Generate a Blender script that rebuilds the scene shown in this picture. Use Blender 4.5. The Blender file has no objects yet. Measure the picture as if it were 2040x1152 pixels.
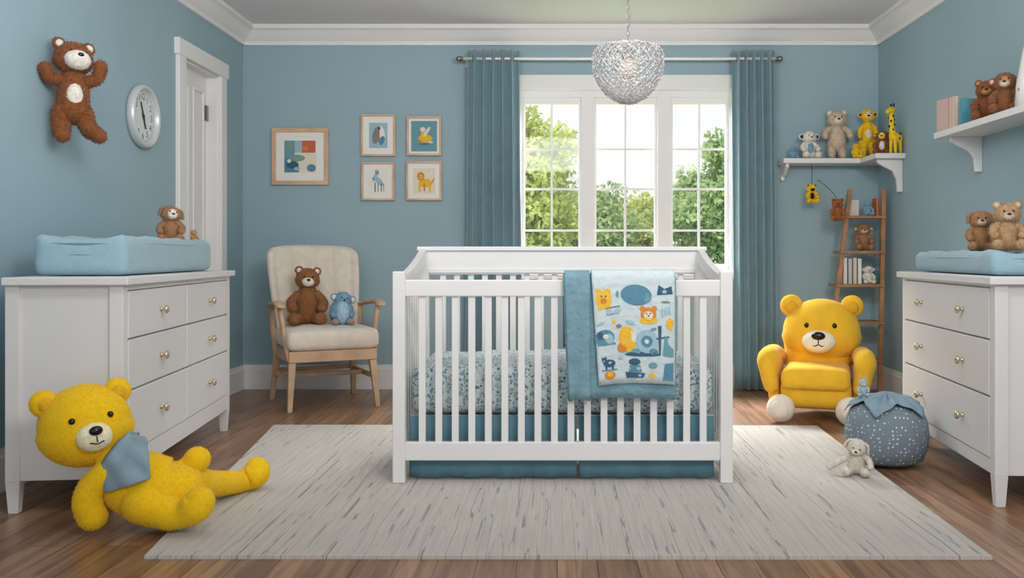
import bpy, math, random
import numpy as np
from mathutils import Vector, Matrix, Euler
random.seed(7); rng = np.random.default_rng(5)
PI = math.pi; R = math.radians
F = 1857.0; EZ = 0.96; VX = 1110.0; VY = 510.0
col = bpy.context.scene.collection
def P(px, py, Y): return Vector(((px-VX)*Y/F, Y, EZ-(py-VY)*Y/F))
# ---------------------------------------------------------------- materials
def lin(c):
    o = []
    for v in c[:3]:
        v /= 255.0
        o.append(v/12.92 if v <= .04045 else ((v+.055)/1.055)**2.4)
    return (*o, 1)
MC = {}
def M(name, rgb=None, rough=.5, var=0, vs=6, bump=0, bs=60, metal=0, sheen=0, emit=0, trans=0):
    if name in MC: return MC[name]
    m = bpy.data.materials.new(name); m.use_nodes = True; nt = m.node_tree; b = nt.nodes['Principled BSDF']
    b.inputs['Base Color'].default_value = lin(rgb); b.inputs['Roughness'].default_value = rough; b.inputs['Metallic'].default_value = metal
    if rough > .8: b.inputs['Specular IOR Level'].default_value = .15
    if sheen: b.inputs['Sheen Weight'].default_value = sheen; b.inputs['Sheen Roughness'].default_value = .5
    if emit: b.inputs['Emission Color'].default_value = lin(rgb); b.inputs['Emission Strength'].default_value = emit
    tc = nt.nodes.new('ShaderNodeTexCoord')
    if var:
        n = nt.nodes.new('ShaderNodeTexNoise'); n.inputs['Scale'].default_value = vs; n.inputs['Detail'].default_value = 5
        r = nt.nodes.new('ShaderNodeValToRGB'); e = r.color_ramp.elements; e[0].position = .3; e[1].position = .7
        e[0].color = lin([max(0, c*(1-var)) for c in rgb]); e[1].color = lin([min(255, c*(1+var)) for c in rgb])
        nt.links.new(tc.outputs['Object'], n.inputs['Vector']); nt.links.new(n.outputs['Fac'], r.inputs['Fac']); nt.links.new(r.outputs['Color'], b.inputs['Base Color'])
    if bump:
        n2 = nt.nodes.new('ShaderNodeTexNoise'); n2.inputs['Scale'].default_value = bs; n2.inputs['Detail'].default_value = 4
        bp = nt.nodes.new('ShaderNodeBump'); bp.inputs['Strength'].default_value = bump; bp.inputs['Distance'].default_value = .01
        nt.links.new(tc.outputs['Object'], n2.inputs['Vector']); nt.links.new(n2.outputs['Fac'], bp.inputs['Height']); nt.links.new(bp.outputs['Normal'], b.inputs['Normal'])
    MC[name] = m; return m
def fur(name, rgb): return M(name, rgb, .95, .07, 60, .3, 160, sheen=.2)
wallm = M('wall_paint', (150, 177, 188), .75, .012, 2, .05, 200)
ceilm = M('ceiling_paint', (226, 226, 228), .8)
white = M('white_paint', (225, 224, 224), .4, .01, 3)
trimw = M('trim_white', (232, 232, 232), .5)
metalm = M('brushed_steel', (150, 150, 150), .3, metal=1)
brass = M('pale_brass', (214, 200, 170), .25, metal=.9)
black = M('black_bead', (14, 12, 12), .2)
oak = M('light_oak', (202, 170, 138), .5, .08, 9, .1, 40)
ladder_w = M('ladder_wood', (166, 122, 84), .5, .12, 9, .1, 40)
cream_f = M('cream_upholstery', (222, 212, 199), .9, .03, 20, .2, 300, sheen=.3)
teal_c = M('teal_curtain', (116, 152, 165), .55, .03, 8, .12, 250, sheen=.5)
teal_s = M('teal_skirt', (98, 136, 149), .9, .04, 8, .25, 250)
teal_q = M('teal_quilt', (118, 153, 166), .9, .05, 14, .8, 40, sheen=.2)
padm = M('blue_pad_terry', (148, 180, 191), .9, .02, 30, .25, 45, sheen=.25)
cloth_b = M('blue_bandana_cloth', (140, 163, 176), .9, .04, 20, .3, 200)
F_yel = fur('yellow_fur', (238, 196, 38)); F_brn = fur('russet_fur', (134, 80, 46)); F_tan = fur('tan_fur', (162, 120, 84))
F_big = M('bright_yellow_plush', (242, 198, 30), .95, .03, 90, .06, 260, sheen=.12)
F_crm = fur('cream_fur', (206, 188, 166)); F_wht = fur('white_fur', (228, 222, 213)); F_blu = fur('blue_fur', (126, 164, 190))
F_gry = fur('grey_fur', (214, 206, 194)); F_cam = fur('camel_fur', (184, 138, 92)); F_pal = fur('pale_cream_fur', (244, 232, 196))
velv = M('yellow_velvet', (243, 190, 52), .95, .03, 12, .3, 200, sheen=.15)
velv_w = M('cream_velvet', (240, 230, 214), .9, .03, 12, .3, 200, sheen=.3)
def floor_mat():
    m = bpy.data.materials.new('oak_planks'); m.use_nodes = True; nt = m.node_tree; b = nt.nodes['Principled BSDF']; L = nt.links.new
    tc = nt.nodes.new('ShaderNodeTexCoord'); mp = nt.nodes.new('ShaderNodeMapping'); mp.inputs['Rotation'].default_value = (0, 0, PI/2)
    L(tc.outputs['Object'], mp.inputs['Vector'])
    br = nt.nodes.new('ShaderNodeTexBrick'); br.inputs['Scale'].default_value = 1; br.inputs['Brick Width'].default_value = 1.3; br.inputs['Row Height'].default_value = .125
    br.inputs['Mortar Size'].default_value = .0016; br.inputs['Color1'].default_value = lin((164, 128, 99)); br.inputs['Color2'].default_value = lin((136, 102, 76)); br.inputs['Mortar'].default_value = lin((76, 54, 40))
    br.offset = .37; L(mp.outputs['Vector'], br.inputs['Vector'])
    mp2 = nt.nodes.new('ShaderNodeMapping'); mp2.inputs['Scale'].default_value = (20, 1.2, 1); L(tc.outputs['Object'], mp2.inputs['Vector'])
    n = nt.nodes.new('ShaderNodeTexNoise'); n.inputs['Scale'].default_value = 1.2; n.inputs['Detail'].default_value = 7; n.inputs['Distortion'].default_value = 1.2; L(mp2.outputs['Vector'], n.inputs['Vector'])
    r = nt.nodes.new('ShaderNodeValToRGB'); e = r.color_ramp.elements; e[0].position = .36; e[0].color = (.5, .45, .41, 1); e[1].position = .6; e[1].color = (1.12, 1.1, 1.08, 1); L(n.outputs['Fac'], r.inputs['Fac'])
    mx = nt.nodes.new('ShaderNodeMixRGB'); mx.blend_type = 'MULTIPLY'; mx.inputs[0].default_value = .85; L(br.outputs['Color'], mx.inputs[1]); L(r.outputs['Color'], mx.inputs[2]); L(mx.outputs[0], b.inputs['Base Color'])
    b.inputs['Roughness'].default_value = .33
    bp = nt.nodes.new('ShaderNodeBump'); bp.inputs['Strength'].default_value = .12; L(n.outputs['Fac'], bp.inputs['Height']); L(bp.outputs['Normal'], b.inputs['Normal'])
    return m
def rug_mat():
    m = bpy.data.materials.new('rug_weave'); m.use_nodes = True; nt = m.node_tree; b = nt.nodes['Principled BSDF']; L = nt.links.new
    tc = nt.nodes.new('ShaderNodeTexCoord')
    def noise(sc, detail, dist):
        mp = nt.nodes.new('ShaderNodeMapping'); mp.inputs['Scale'].default_value = sc; L(tc.outputs['Object'], mp.inputs['Vector'])
        n = nt.nodes.new('ShaderNodeTexNoise'); n.inputs['Scale'].default_value = 1; n.inputs['Detail'].default_value = detail; n.inputs['Distortion'].default_value = dist; L(mp.outputs['Vector'], n.inputs['Vector']); return n
    def mth(op, a, b_=None, v=None):
        q = nt.nodes.new('ShaderNodeMath'); q.operation = op; L(a, q.inputs[0])
        if b_ is not None: L(b_, q.inputs[1])
        if v is not None: q.inputs[1].default_value = v
        return q.outputs[0]
    sx = nt.nodes.new('ShaderNodeSeparateXYZ'); L(tc.outputs['Object'], sx.inputs[0])
    wob = noise((2.5, 1.1, 1), 4, 0).outputs['Fac']; wob2 = noise((60, .02, 1), 0, 0).outputs['Fac']
    xx = mth('ADD', mth('MULTIPLY', sx.outputs[0], v=24), mth('MULTIPLY', wob, v=2.6)); xx = mth('ADD', xx, mth('MULTIPLY', wob2, v=1.4))
    tri = mth('ABSOLUTE', mth('SUBTRACT', mth('FRACT', xx), v=.5))
    gate = noise((14, .3, 1), 2, .05).outputs['Fac']; wid = mth('ADD', mth('MULTIPLY', mth('MAXIMUM', mth('SUBTRACT', gate, v=.42), v=0), v=.14), v=.03)
    ln = mth('LESS_THAN', tri, wid)
    soft = mth('MULTIPLY', ln, mth('MINIMUM', mth('MULTIPLY', mth('SUBTRACT', gate, v=.2), v=1.5), v=.62))
    mx = nt.nodes.new('ShaderNodeMixRGB'); mx.inputs[1].default_value = lin((201, 195, 187)); mx.inputs[2].default_value = lin((110, 113, 118)); L(soft, mx.inputs[0])
    n3 = noise((90, 3, 1), 4, 0); mx2 = nt.nodes.new('ShaderNodeMixRGB'); mx2.blend_type = 'MULTIPLY'; mx2.inputs[0].default_value = .45
    L(mx.outputs[0], mx2.inputs[1]); r3 = nt.nodes.new('ShaderNodeValToRGB'); r3.color_ramp.elements[0].position = .3; r3.color_ramp.elements[0].color = (.64, .64, .65, 1); r3.color_ramp.elements[1].position = .7; L(n3.outputs['Fac'], r3.inputs['Fac']); L(r3.outputs['Color'], mx2.inputs[2]); L(mx2.outputs[0], b.inputs['Base Color'])
    b.inputs['Roughness'].default_value = .95; b.inputs['Specular IOR Level'].default_value = .1
    n4 = noise((250, 250, 250), 2, 0); bp = nt.nodes.new('ShaderNodeBump'); bp.inputs['Strength'].default_value = .5; bp.inputs['Distance'].default_value = .004; L(n4.outputs['Fac'], bp.inputs['Height']); L(bp.outputs['Normal'], b.inputs['Normal'])
    return m
def sheet_mat():
    m = bpy.data.materials.new('leaf_print_sheet'); m.use_nodes = True; nt = m.node_tree; b = nt.nodes['Principled BSDF']; L = nt.links.new
    tc = nt.nodes.new('ShaderNodeTexCoord'); n = nt.nodes.new('ShaderNodeTexNoise'); n.inputs['Scale'].default_value = 50; L(tc.outputs['Object'], n.inputs['Vector'])
    ad = nt.nodes.new('ShaderNodeMixRGB'); ad.blend_type = 'ADD'; ad.inputs[0].default_value = .025; L(tc.outputs['Object'], ad.inputs[1]); L(n.outputs['Color'], ad.inputs[2])
    v = nt.nodes.new('ShaderNodeTexVoronoi'); v.inputs['Scale'].default_value = 76; L(ad.outputs[0], v.inputs['Vector'])
    r = nt.nodes.new('ShaderNodeValToRGB'); cr = r.color_ramp; cr.interpolation = 'CONSTANT'
    cr.elements[0].color = lin((110, 148, 160)); cr.elements[1].position = .24; cr.elements[1].color = lin((82, 118, 132))
    for p, c in ((.4, (144, 174, 182)), (.58, (104, 140, 152)), (.72, (174, 172, 146)), (.82, (198, 206, 204))):
        e = cr.elements.new(p); e.color = lin(c)
    sp = nt.nodes.new('ShaderNodeSeparateColor'); L(v.outputs['Color'], sp.inputs[0]); L(sp.outputs[0], r.inputs['Fac'])
    r2 = nt.nodes.new('ShaderNodeValToRGB'); r2.color_ramp.elements[0].position = .42; r2.color_ramp.elements[1].position = .54; L(v.outputs['Distance'], r2.inputs['Fac'])
    mx = nt.nodes.new('ShaderNodeMixRGB'); L(r2.outputs['Color'], mx.inputs[0]); L(r.outputs['Color'], mx.inputs[1]); mx.inputs[2].default_value = lin((196, 206, 207)); L(mx.outputs[0], b.inputs['Base Color'])
    b.inputs['Roughness'].default_value = .9; return m
def dots_mat():
    m = bpy.data.materials.new('dotted_knit'); m.use_nodes = True; nt = m.node_tree; b = nt.nodes['Principled BSDF']; L = nt.links.new
    tc = nt.nodes.new('ShaderNodeTexCoord'); v = nt.nodes.new('ShaderNodeTexVoronoi'); v.inputs['Scale'].default_value = 54; v.inputs['Randomness'].default_value = .5; L(tc.outputs['Object'], v.inputs['Vector'])
    r = nt.nodes.new('ShaderNodeValToRGB'); r.color_ramp.elements[0].position = .18; r.color_ramp.elements[0].color = lin((214, 220, 222)); r.color_ramp.elements[1].position = .27; r.color_ramp.elements[1].color = lin((116, 132, 142)); L(v.outputs['Distance'], r.inputs['Fac']); L(r.outputs['Color'], b.inputs['Base Color'])
    b.inputs['Roughness'].default_value = .9; return m
def glass_mat(name, a, tint=(1, 1, 1, 1)):
    m = bpy.data.materials.new(name); m.use_nodes = True; nt = m.node_tree; nt.nodes.clear(); L = nt.links.new
    o = nt.nodes.new('ShaderNodeOutputMaterial'); t = nt.nodes.new('ShaderNodeBsdfTransparent'); g = nt.nodes.new('ShaderNodeBsdfGlossy'); g.inputs['Roughness'].default_value = .05; g.inputs['Color'].default_value = tint
    x = nt.nodes.new('ShaderNodeMixShader'); x.inputs[0].default_value = a; L(t.outputs[0], x.inputs[1]); L(g.outputs[0], x.inputs[2]); L(x.outputs[0], o.inputs[0]); return m
def crystal(name, lo, hi, scale=62, base=.85):
    m = bpy.data.materials.new(name); m.use_nodes = True; nt = m.node_tree; nt.nodes.clear(); L = nt.links.new
    o = nt.nodes.new('ShaderNodeOutputMaterial'); t = nt.nodes.new('ShaderNodeBsdfTransparent'); g = nt.nodes.new('ShaderNodeBsdfPrincipled'); g.inputs['Base Color'].default_value = (base, base, base*1.01, 1); g.inputs['Roughness'].default_value = .1; g.inputs['Metallic'].default_value = .35
    tc = nt.nodes.new('ShaderNodeTexCoord'); v = nt.nodes.new('ShaderNodeTexVoronoi'); v.inputs['Scale'].default_value = scale; L(tc.outputs['Object'], v.inputs['Vector'])
    bp = nt.nodes.new('ShaderNodeBump'); bp.inputs['Strength'].default_value = 1; bp.inputs['Distance'].default_value = .01; L(v.outputs['Distance'], bp.inputs['Height']); L(bp.outputs['Normal'], g.inputs['Normal'])
    r = nt.nodes.new('ShaderNodeMapRange'); r.inputs[1].default_value = .1; r.inputs[2].default_value = .6; r.inputs[3].default_value = lo; r.inputs[4].default_value = hi; L(v.outputs['Distance'], r.inputs[0])
    x = nt.nodes.new('ShaderNodeMixShader'); L(r.outputs[0], x.inputs[0]); L(t.outputs[0], x.inputs[1]); L(g.outputs[0], x.inputs[2]); L(x.outputs[0], o.inputs[0]); return m
def leaf_mat(name, c1, c2):
    m = bpy.data.materials.new(name); m.use_nodes = True; nt = m.node_tree; nt.nodes.clear(); L = nt.links.new
    o = nt.nodes.new('ShaderNodeOutputMaterial'); d = nt.nodes.new('ShaderNodeBsdfDiffuse'); t = nt.nodes.new('ShaderNodeBsdfTranslucent'); x = nt.nodes.new('ShaderNodeMixShader'); x.inputs[0].default_value = .5
    tc = nt.nodes.new('ShaderNodeTexCoord'); n = nt.nodes.new('ShaderNodeTexNoise'); n.inputs['Scale'].default_value = 3; n.inputs['Detail'].default_value = 4; r = nt.nodes.new('ShaderNodeValToRGB')
    r.color_ramp.elements[0].position = .35; r.color_ramp.elements[0].color = lin(c1); r.color_ramp.elements[1].position = .65; r.color_ramp.elements[1].color = lin(c2)
    L(tc.outputs['Object'], n.inputs['Vector']); L(n.outputs['Fac'], r.inputs['Fac']); L(r.outputs['Color'], d.inputs[0]); L(r.outputs['Color'], t.inputs[0]); L(d.outputs[0], x.inputs[1]); L(t.outputs[0], x.inputs[2]); L(x.outputs[0], o.inputs[0]); return m
# ---------------------------------------------------------------- mesh builder
def rot(a): return Euler(a).to_matrix()
class MB:
    def __init__(s): s.v = []; s.f = []; s.m = []; s.s = []
    def add(s, vs, fs, mi=0, smooth=True, T=None):
        b = len(s.v)
        for v in vs:
            v = Vector(v)
            if T is not None: v = T @ v
            s.v.append(tuple(v))
        for f in fs: s.f.append(tuple(b+i for i in f)); s.m.append(mi); s.s.append(smooth)
        return s
    def box(s, c, d, mi=0, T=None):
        x, y, z = d[0]/2, d[1]/2, d[2]/2
        vs = [(c[0]+a*x, c[1]+b*y, c[2]+e*z) for a in (-1, 1) for b in (-1, 1) for e in (-1, 1)]
        return s.add(vs, [(0, 1, 3, 2), (4, 6, 7, 5), (0, 4, 5, 1), (2, 3, 7, 6), (0, 2, 6, 4), (1, 5, 7, 3)], mi, False, T)
    def b2(s, p, q, mi=0, T=None):
        return s.box([(p[i]+q[i])/2 for i in range(3)], [abs(p[i]-q[i]) for i in range(3)], mi, T)
    def frus(s, c0, d0, c1, d1, mi=0, T=None):
        K = ((-1, -1), (1, -1), (1, 1), (-1, 1))
        vs = [(c0[0]+a*d0[0]/2, c0[1]+b*d0[1]/2, c0[2]) for a, b in K]+[(c1[0]+a*d1[0]/2, c1[1]+b*d1[1]/2, c1[2]) for a, b in K]
        return s.add(vs, [(3, 2, 1, 0), (4, 5, 6, 7), (0, 1, 5, 4), (1, 2, 6, 5), (2, 3, 7, 6), (3, 0, 4, 7)], mi, False, T)
    def bar(s, p, q, w, h, mi=0, up=(0, 0, 1)):
        p = Vector(p); q = Vector(q); d = (q-p); L = d.length; d.normalize(); u = Vector(up)
        if abs(d.dot(u)) > .95: u = Vector((0, 1, 0))
        a = d.cross(u).normalized(); b = a.cross(d).normalized(); Tm = Matrix((a, d, b)).transposed()
        return s.box((0, 0, 0), (w, L, h), mi, Matrix.Translation((p+q)/2) @ Tm.to_4x4())
    def ell(s, c, r, Rm=None, mi=0, nu=20, nv=12, fn=None):
        if not hasattr(r, '__len__'): r = (r, r, r)
        vs = []
        for j in range(nv+1):
            th = PI*j/nv
            for i in range(nu):
                ph = 2*PI*i/nu; v = Vector((r[0]*math.sin(th)*math.cos(ph), r[1]*math.sin(th)*math.sin(ph), r[2]*math.cos(th)))
                if fn: v = Vector(fn(v))
                if Rm is not None: v = Rm @ v
                vs.append(v+Vector(c))
        fs = [(j*nu+i, (j+1)*nu+i, (j+1)*nu+(i+1) % nu, j*nu+(i+1) % nu) for j in range(nv) for i in range(nu)]
        return s.add(vs, fs, mi)
    def chain(s, pts, rs, mi=0, seg=14, steps=5, cap=True, fl=(1, 1)):
        pts = [Vector(p) for p in pts]; n = len(pts); S = []
        for i in range(n-1):
            p0 = pts[max(i-1, 0)]; p1 = pts[i]; p2 = pts[i+1]; p3 = pts[min(i+2, n-1)]
            for k in range(steps):
                t = k/steps
                p = .5*((2*p1)+(p2-p0)*t+(2*p0-5*p1+4*p2-p3)*t*t+(3*p1-p0-3*p2+p3)*t**3)
                u = t*t*(3-2*t); S.append((p, rs[i]*(1-u)+rs[i+1]*u))
        S.append((pts[-1], rs[-1])); out = []
        d0 = (S[1][0]-S[0][0]).normalized(); d1 = (S[-1][0]-S[-2][0]).normalized()
        if cap:
            for k in range(5): a = PI/2*k/5; out.append((S[0][0]-d0*S[0][1]*math.cos(a), max(S[0][1]*math.sin(a), 1e-4)))
        out += S
        if cap:
            for k in range(1, 6): a = PI/2*k/5; out.append((S[-1][0]+d1*S[-1][1]*math.sin(a), max(S[-1][1]*math.cos(a), 1e-4)))
        vs = []; prev = None
        for i, (p, r) in enumerate(out):
            a = out[max(i-1, 0)][0]; b = out[min(i+1, len(out)-1)][0]; t = (b-a).normalized()
            if prev is None:
                ref = Vector((0, 0, 1)) if abs(t.z) < .8 else Vector((1, 0, 0)); nn = (ref-t*ref.dot(t)).normalized()
            else: nn = (prev-t*prev.dot(t)).normalized()
            prev = nn; bb = t.cross(nn)
            for k in range(seg):
                an = 2*PI*k/seg; vs.append(p+nn*r*fl[0]*math.cos(an)+bb*r*fl[1]*math.sin(an))
        m = len(out); fs = [(j*seg+i, j*seg+(i+1) % seg, (j+1)*seg+(i+1) % seg, (j+1)*seg+i) for j in range(m-1) for i in range(seg)]
        fs.append(tuple(range(seg-1, -1, -1))); fs.append(tuple((m-1)*seg+i for i in range(seg)))
        return s.add(vs, fs, mi)
    def tube(s, pts, r, mi=0, seg=8): return s.chain(pts, [r]*len(pts), mi, seg, 4, False)
    def lathe(s, prof, T=None, seg=24, mi=0):
        vs = [(r*math.cos(2*PI*i/seg), r*math.sin(2*PI*i/seg), z) for r, z in prof for i in range(seg)]
        fs = [(j*seg+i, j*seg+(i+1) % seg, (j+1)*seg+(i+1) % seg, (j+1)*seg+i) for j in range(len(prof)-1) for i in range(seg)]
        return s.add(vs, fs, mi, True, T)
    def prism(s, poly, fn0, fn1, mi=0):
        n = len(poly); vs = [fn0(*p) for p in poly]+[fn1(*p) for p in poly]
        return s.add(vs, [tuple(range(n-1, -1, -1)), tuple(range(n, 2*n))]+[(i, (i+1) % n, n+(i+1) % n, n+i) for i in range(n)], mi, False)
    def rbox(s, c, d, r, n=(8, 8, 4), fn=None, mi=0, T=None):
        h = [x/2 for x in d]; vs = []; idx = {}
        def vert(i, j, k):
            key = (i, j, k)
            if key in idx: return idx[key]
            p = []
            for q, N, H in ((i, n[0], h[0]), (j, n[1], h[1]), (k, n[2], h[2])):
                t = q/N*2-1; p.append(H*(math.sin(t*PI/2)*.6+t*.4))
            p = Vector(p); rr = min(r, *h)
            inn = Vector([max(-H+rr, min(H-rr, x)) for x, H in zip(p, h)]); dd = p-inn
            if dd.length > 1e-9:
                mxx = max(abs(x) for x in dd); p = inn+dd.normalized()*mxx if mxx > 0 else p
            if fn: p = Vector(fn(p))
            idx[key] = len(vs); vs.append(p+Vector(c)); return idx[key]
        fs = []
        for i in range(n[0]):
            for j in range(n[1]):
                for k, fl in ((0, 1), (n[2], 0)):
                    q = [vert(i, j, k), vert(i+1, j, k), vert(i+1, j+1, k), vert(i, j+1, k)]; fs.append(tuple(q[::-1] if fl else q))
        for i in range(n[0]):
            for k in range(n[2]):
                for j, fl in ((0, 0), (n[1], 1)):
                    q = [vert(i, j, k), vert(i+1, j, k), vert(i+1, j, k+1), vert(i, j, k+1)]; fs.append(tuple(q[::-1] if fl else q))
        for j in range(n[1]):
            for k in range(n[2]):
                for i, fl in ((0, 1), (n[0], 0)):
                    q = [vert(i, j, k), vert(i, j+1, k), vert(i, j+1, k+1), vert(i, j, k+1)]; fs.append(tuple(q[::-1] if fl else q))
        return s.add(vs, fs, mi, True, T)
    def fuzz(s, dens, Lh, w=.0022):
        V = np.array(s.v); T = []; tm = []
        for f, m in zip(s.f, s.m):
            for k in range(1, len(f)-1): T.append((f[0], f[k], f[k+1])); tm.append(m)
        T = np.array(T); tm = np.array(tm); A, B, C = V[T[:, 0]], V[T[:, 1]], V[T[:, 2]]; N = np.cross(B-A, C-A); ar = np.linalg.norm(N, axis=1)/2
        n = int(ar.sum()*dens)
        if n < 1: return
        k = rng.choice(len(T), n, p=ar/ar.sum()); u = rng.random((n, 1)); v = rng.random((n, 1)); fl = (u+v) > 1; u = np.where(fl, 1-u, u); v = np.where(fl, 1-v, v)
        p = A[k]+(B-A)[k]*u+(C-A)[k]*v; nr = N[k]/(2*ar[k][:, None]+1e-12)
        cen = V.mean(0); flip = (np.einsum('ij,ij->i', nr, p-cen) < 0); nr[flip] *= -1
        rd = rng.normal(size=(n, 3)); t = np.cross(nr, rd); t /= np.linalg.norm(t, axis=1)[:, None]+1e-9
        d = rng.normal(size=(n, 3))*.45; d[:, 2] -= .25
        tip = p+(nr+d)*Lh*(.6+.6*rng.random((n, 1))); p = p-nr*Lh*.15
        b = len(s.v); al = np.stack([p-t*w, p+t*w, tip], 1).reshape(-1, 3); s.v += [tuple(x) for x in al.tolist()]
        s.f += [(b+3*i, b+3*i+1, b+3*i+2) for i in range(n)]; s.m += tm[k].tolist(); s.s += [False]*n
    def build(s, name, mats, parent=None, loc=None, rotz=0, bevel=0, fz=None, sub=0, solid=0):
        if fz: s.fuzz(*fz)
        me = bpy.data.meshes.new(name); me.from_pydata(s.v, [], s.f)
        if not isinstance(mats, (list, tuple)): mats = [mats]
        for m in mats: me.materials.append(m)
        me.polygons.foreach_set('material_index', s.m); me.polygons.foreach_set('use_smooth', s.s); me.update()
        o = bpy.data.objects.new(name, me); col.objects.link(o)
        if parent: o.parent = parent
        if loc: o.location = loc
        o.rotation_euler.z = rotz
        if solid: q = o.modifiers.new('sol', 'SOLIDIFY'); q.thickness = solid; q.offset = 0
        if bevel: q = o.modifiers.new('bev', 'BEVEL'); q.width = bevel; q.segments = 2; q.limit_method = 'ANGLE'
        return o
def thing(name, label, cat, loc=(0, 0, 0), rotz=0, group=None, rx=0, ry=0):
    o = bpy.data.objects.new(name, None); col.objects.link(o); o.empty_display_size = .05
    o.location = loc; o.rotation_euler = (rx, ry, rotz); return tag(o, label, cat, group)
def tag(o, label, cat, group=None):
    o['label'] = label; o['category'] = cat
    if group: o['group'] = group
    return o
def struct(o): o['kind'] = 'structure'; return o
# ---------------------------------------------------------------- room shell
BY = 6.727; XL = -2.268; XR = 2.318; CZ = 2.608; Y0 = -1.0
k = BY/F
struct(MB().b2((XL-.2, Y0, -.1), (XR+.2, BY+.2, 0)).build('floor', floor_mat()))
struct(MB().b2((XL-.2, Y0, CZ), (XR+.2, BY+.2, CZ+.1)).build('ceiling', ceilm))
wx0 = (1036-VX)*k; wx1 = (1458-VX)*k; wz1 = EZ+(VY-178)*k; wz0 = EZ-(548-VY)*k
w = MB(); w.b2((XL-.2, BY, 0), (wx0, BY+.16, CZ)); w.b2((wx1, BY, 0), (XR+.2, BY+.16, CZ)); w.b2((wx0, BY, 0), (wx1, BY+.16, wz0)); w.b2((wx0, BY, wz1), (wx1, BY+.16, CZ))
struct(w.build('wall_back', wallm))
DY0, DY1, DZ = 5.64, 6.24, 2.16
w = MB(); w.b2((XL-.14, Y0, 0), (XL, DY0, CZ)); w.b2((XL-.14, DY1, 0), (XL, BY, CZ)); w.b2((XL-.14, DY0, DZ), (XL, DY1, CZ)); struct(w.build('wall_left', wallm))
struct(MB().b2((XR, Y0, 0), (XR+.14, BY, CZ)).build('wall_right', wallm))
cr = [(0, 0), (0, -.13), (.018, -.13), (.024, -.105), (.045, -.085), (.085, -.04), (.1, -.03), (.108, -.03), (.108, 0)]
struct(MB().prism(cr, lambda a, b: (XL, BY-a, CZ+b), lambda a, b: (XR, BY-a, CZ+b)).build('trim_1', trimw))
struct(MB().prism(cr, lambda a, b: (XL+a, Y0, CZ+b), lambda a, b: (XL+a, BY, CZ+b)).build('trim_2', trimw))
struct(MB().prism(cr, lambda a, b: (XR-a, Y0, CZ+b), lambda a, b: (XR-a, BY, CZ+b)).build('trim_3', trimw))
bb = [(0, 0), (0, .175), (.008, .175), (.012, .15), (.018, .14), (.018, 0)]
struct(MB().prism(bb, lambda a, b: (XL, BY-a, b), lambda a, b: (XR, BY-a, b)).build('baseboard_back', trimw))
w = MB(); w.prism(bb, lambda a, b: (XL+a, Y0, b), lambda a, b: (XL+a, 5.54, b)); w.prism(bb, lambda a, b: (XL+a, 6.335, b), lambda a, b: (XL+a, BY-.018, b)); struct(w.build('baseboard_left', trimw))
struct(MB().prism(bb, lambda a, b: (XR-a, Y0, b), lambda a, b: (XR-a, BY-.018, b)).build('baseboard_right', trimw))
# door
dx = XL-.075
w = MB(); w.b2((dx-.04, DY0, 0), (dx, DY1, DZ))
door = struct(w.build('door_1', trimw))
for a, b, z0, z1 in ((DY0+.08, (DY0+DY1)/2-.035, .95, 2.05), ((DY0+DY1)/2+.035, DY1-.08, .95, 2.05), (DY0+.08, (DY0+DY1)/2-.035, .15, .85), ((DY0+DY1)/2+.035, DY1-.08, .15, .85)):
    w = MB(); e = .02
    w.b2((dx, a, z0), (dx+.014, a+e, z1)); w.b2((dx, b-e, z0), (dx+.014, b, z1)); w.b2((dx, a+e, z0), (dx+.014, b-e, z0+e)); w.b2((dx, a+e, z1-e), (dx+.014, b-e, z1)); w.build('door_panel', trimw, door, bevel=.006)
w = MB(); w.b2((XL-.005, 5.54, 0), (XL+.025, DY0+.005, DZ+.09)); w.b2((XL-.005, DY1-.005, 0), (XL+.025, 6.335, DZ+.09)); w.b2((XL-.005, 5.52, DZ+.0), (XL+.032, 6.355, DZ+.1)); w.b2((XL-.09, DY1-.012, 0), (XL, DY1, DZ)); w.b2((XL-.09, DY0, DZ-.012), (XL, DY1, DZ)); w.b2((XL-.09, DY0, 0), (XL, DY0+.012, DZ))
w.build('door_casing', trimw, door, bevel=.004)
w = MB(); w.b2((dx, DY1-.05, 1.86), (dx+.015, DY1-.015, 1.96)); w.build('hinge', metalm, door)
# window
w = MB(); Yw = BY+.03
def px(x): return (x-VX)*Yw/F
def pz(y): return EZ-(y-VY)*Yw/F
w.b2((wx0, Yw, wz1-.05), (wx1, Yw+.1, wz1)); w.b2((wx0, Yw, wz0), (wx1, Yw+.1, wz0+.04)); w.b2((wx0, Yw, wz0+.04), (wx0+.012, Yw+.1, wz1-.05)); w.b2((wx1-.012, Yw, wz0+.04), (wx1, Yw+.1, wz1-.05))
for a, b in ((1158, 1183), (1310, 1336)): w.b2((px(a), Yw-.01, wz0+.02), (px(b), Yw+.1, wz1-.02))
win = struct(w.build('window_1', trimw))
w = MB(); w.b2((wx0-.09, BY-.022, wz1-.002), (wx1+.09, BY+.029, wz1+.1)); w.b2((wx0-.09, BY-.02, wz0), (wx0+.004, BY+.029, wz1-.002)); w.b2((wx1-.004, BY-.02, wz0), (wx1+.09, BY+.029, wz1-.002)); w.build('window_casing', trimw, win)
w = MB(); w.b2((wx0-.12, BY-.06, wz0-.03), (wx1+.12, BY+.05, wz0+.005)); w.build('window_sill', trimw, win, bevel=.004)
gl = glass_mat('window_glass', .02)
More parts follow.
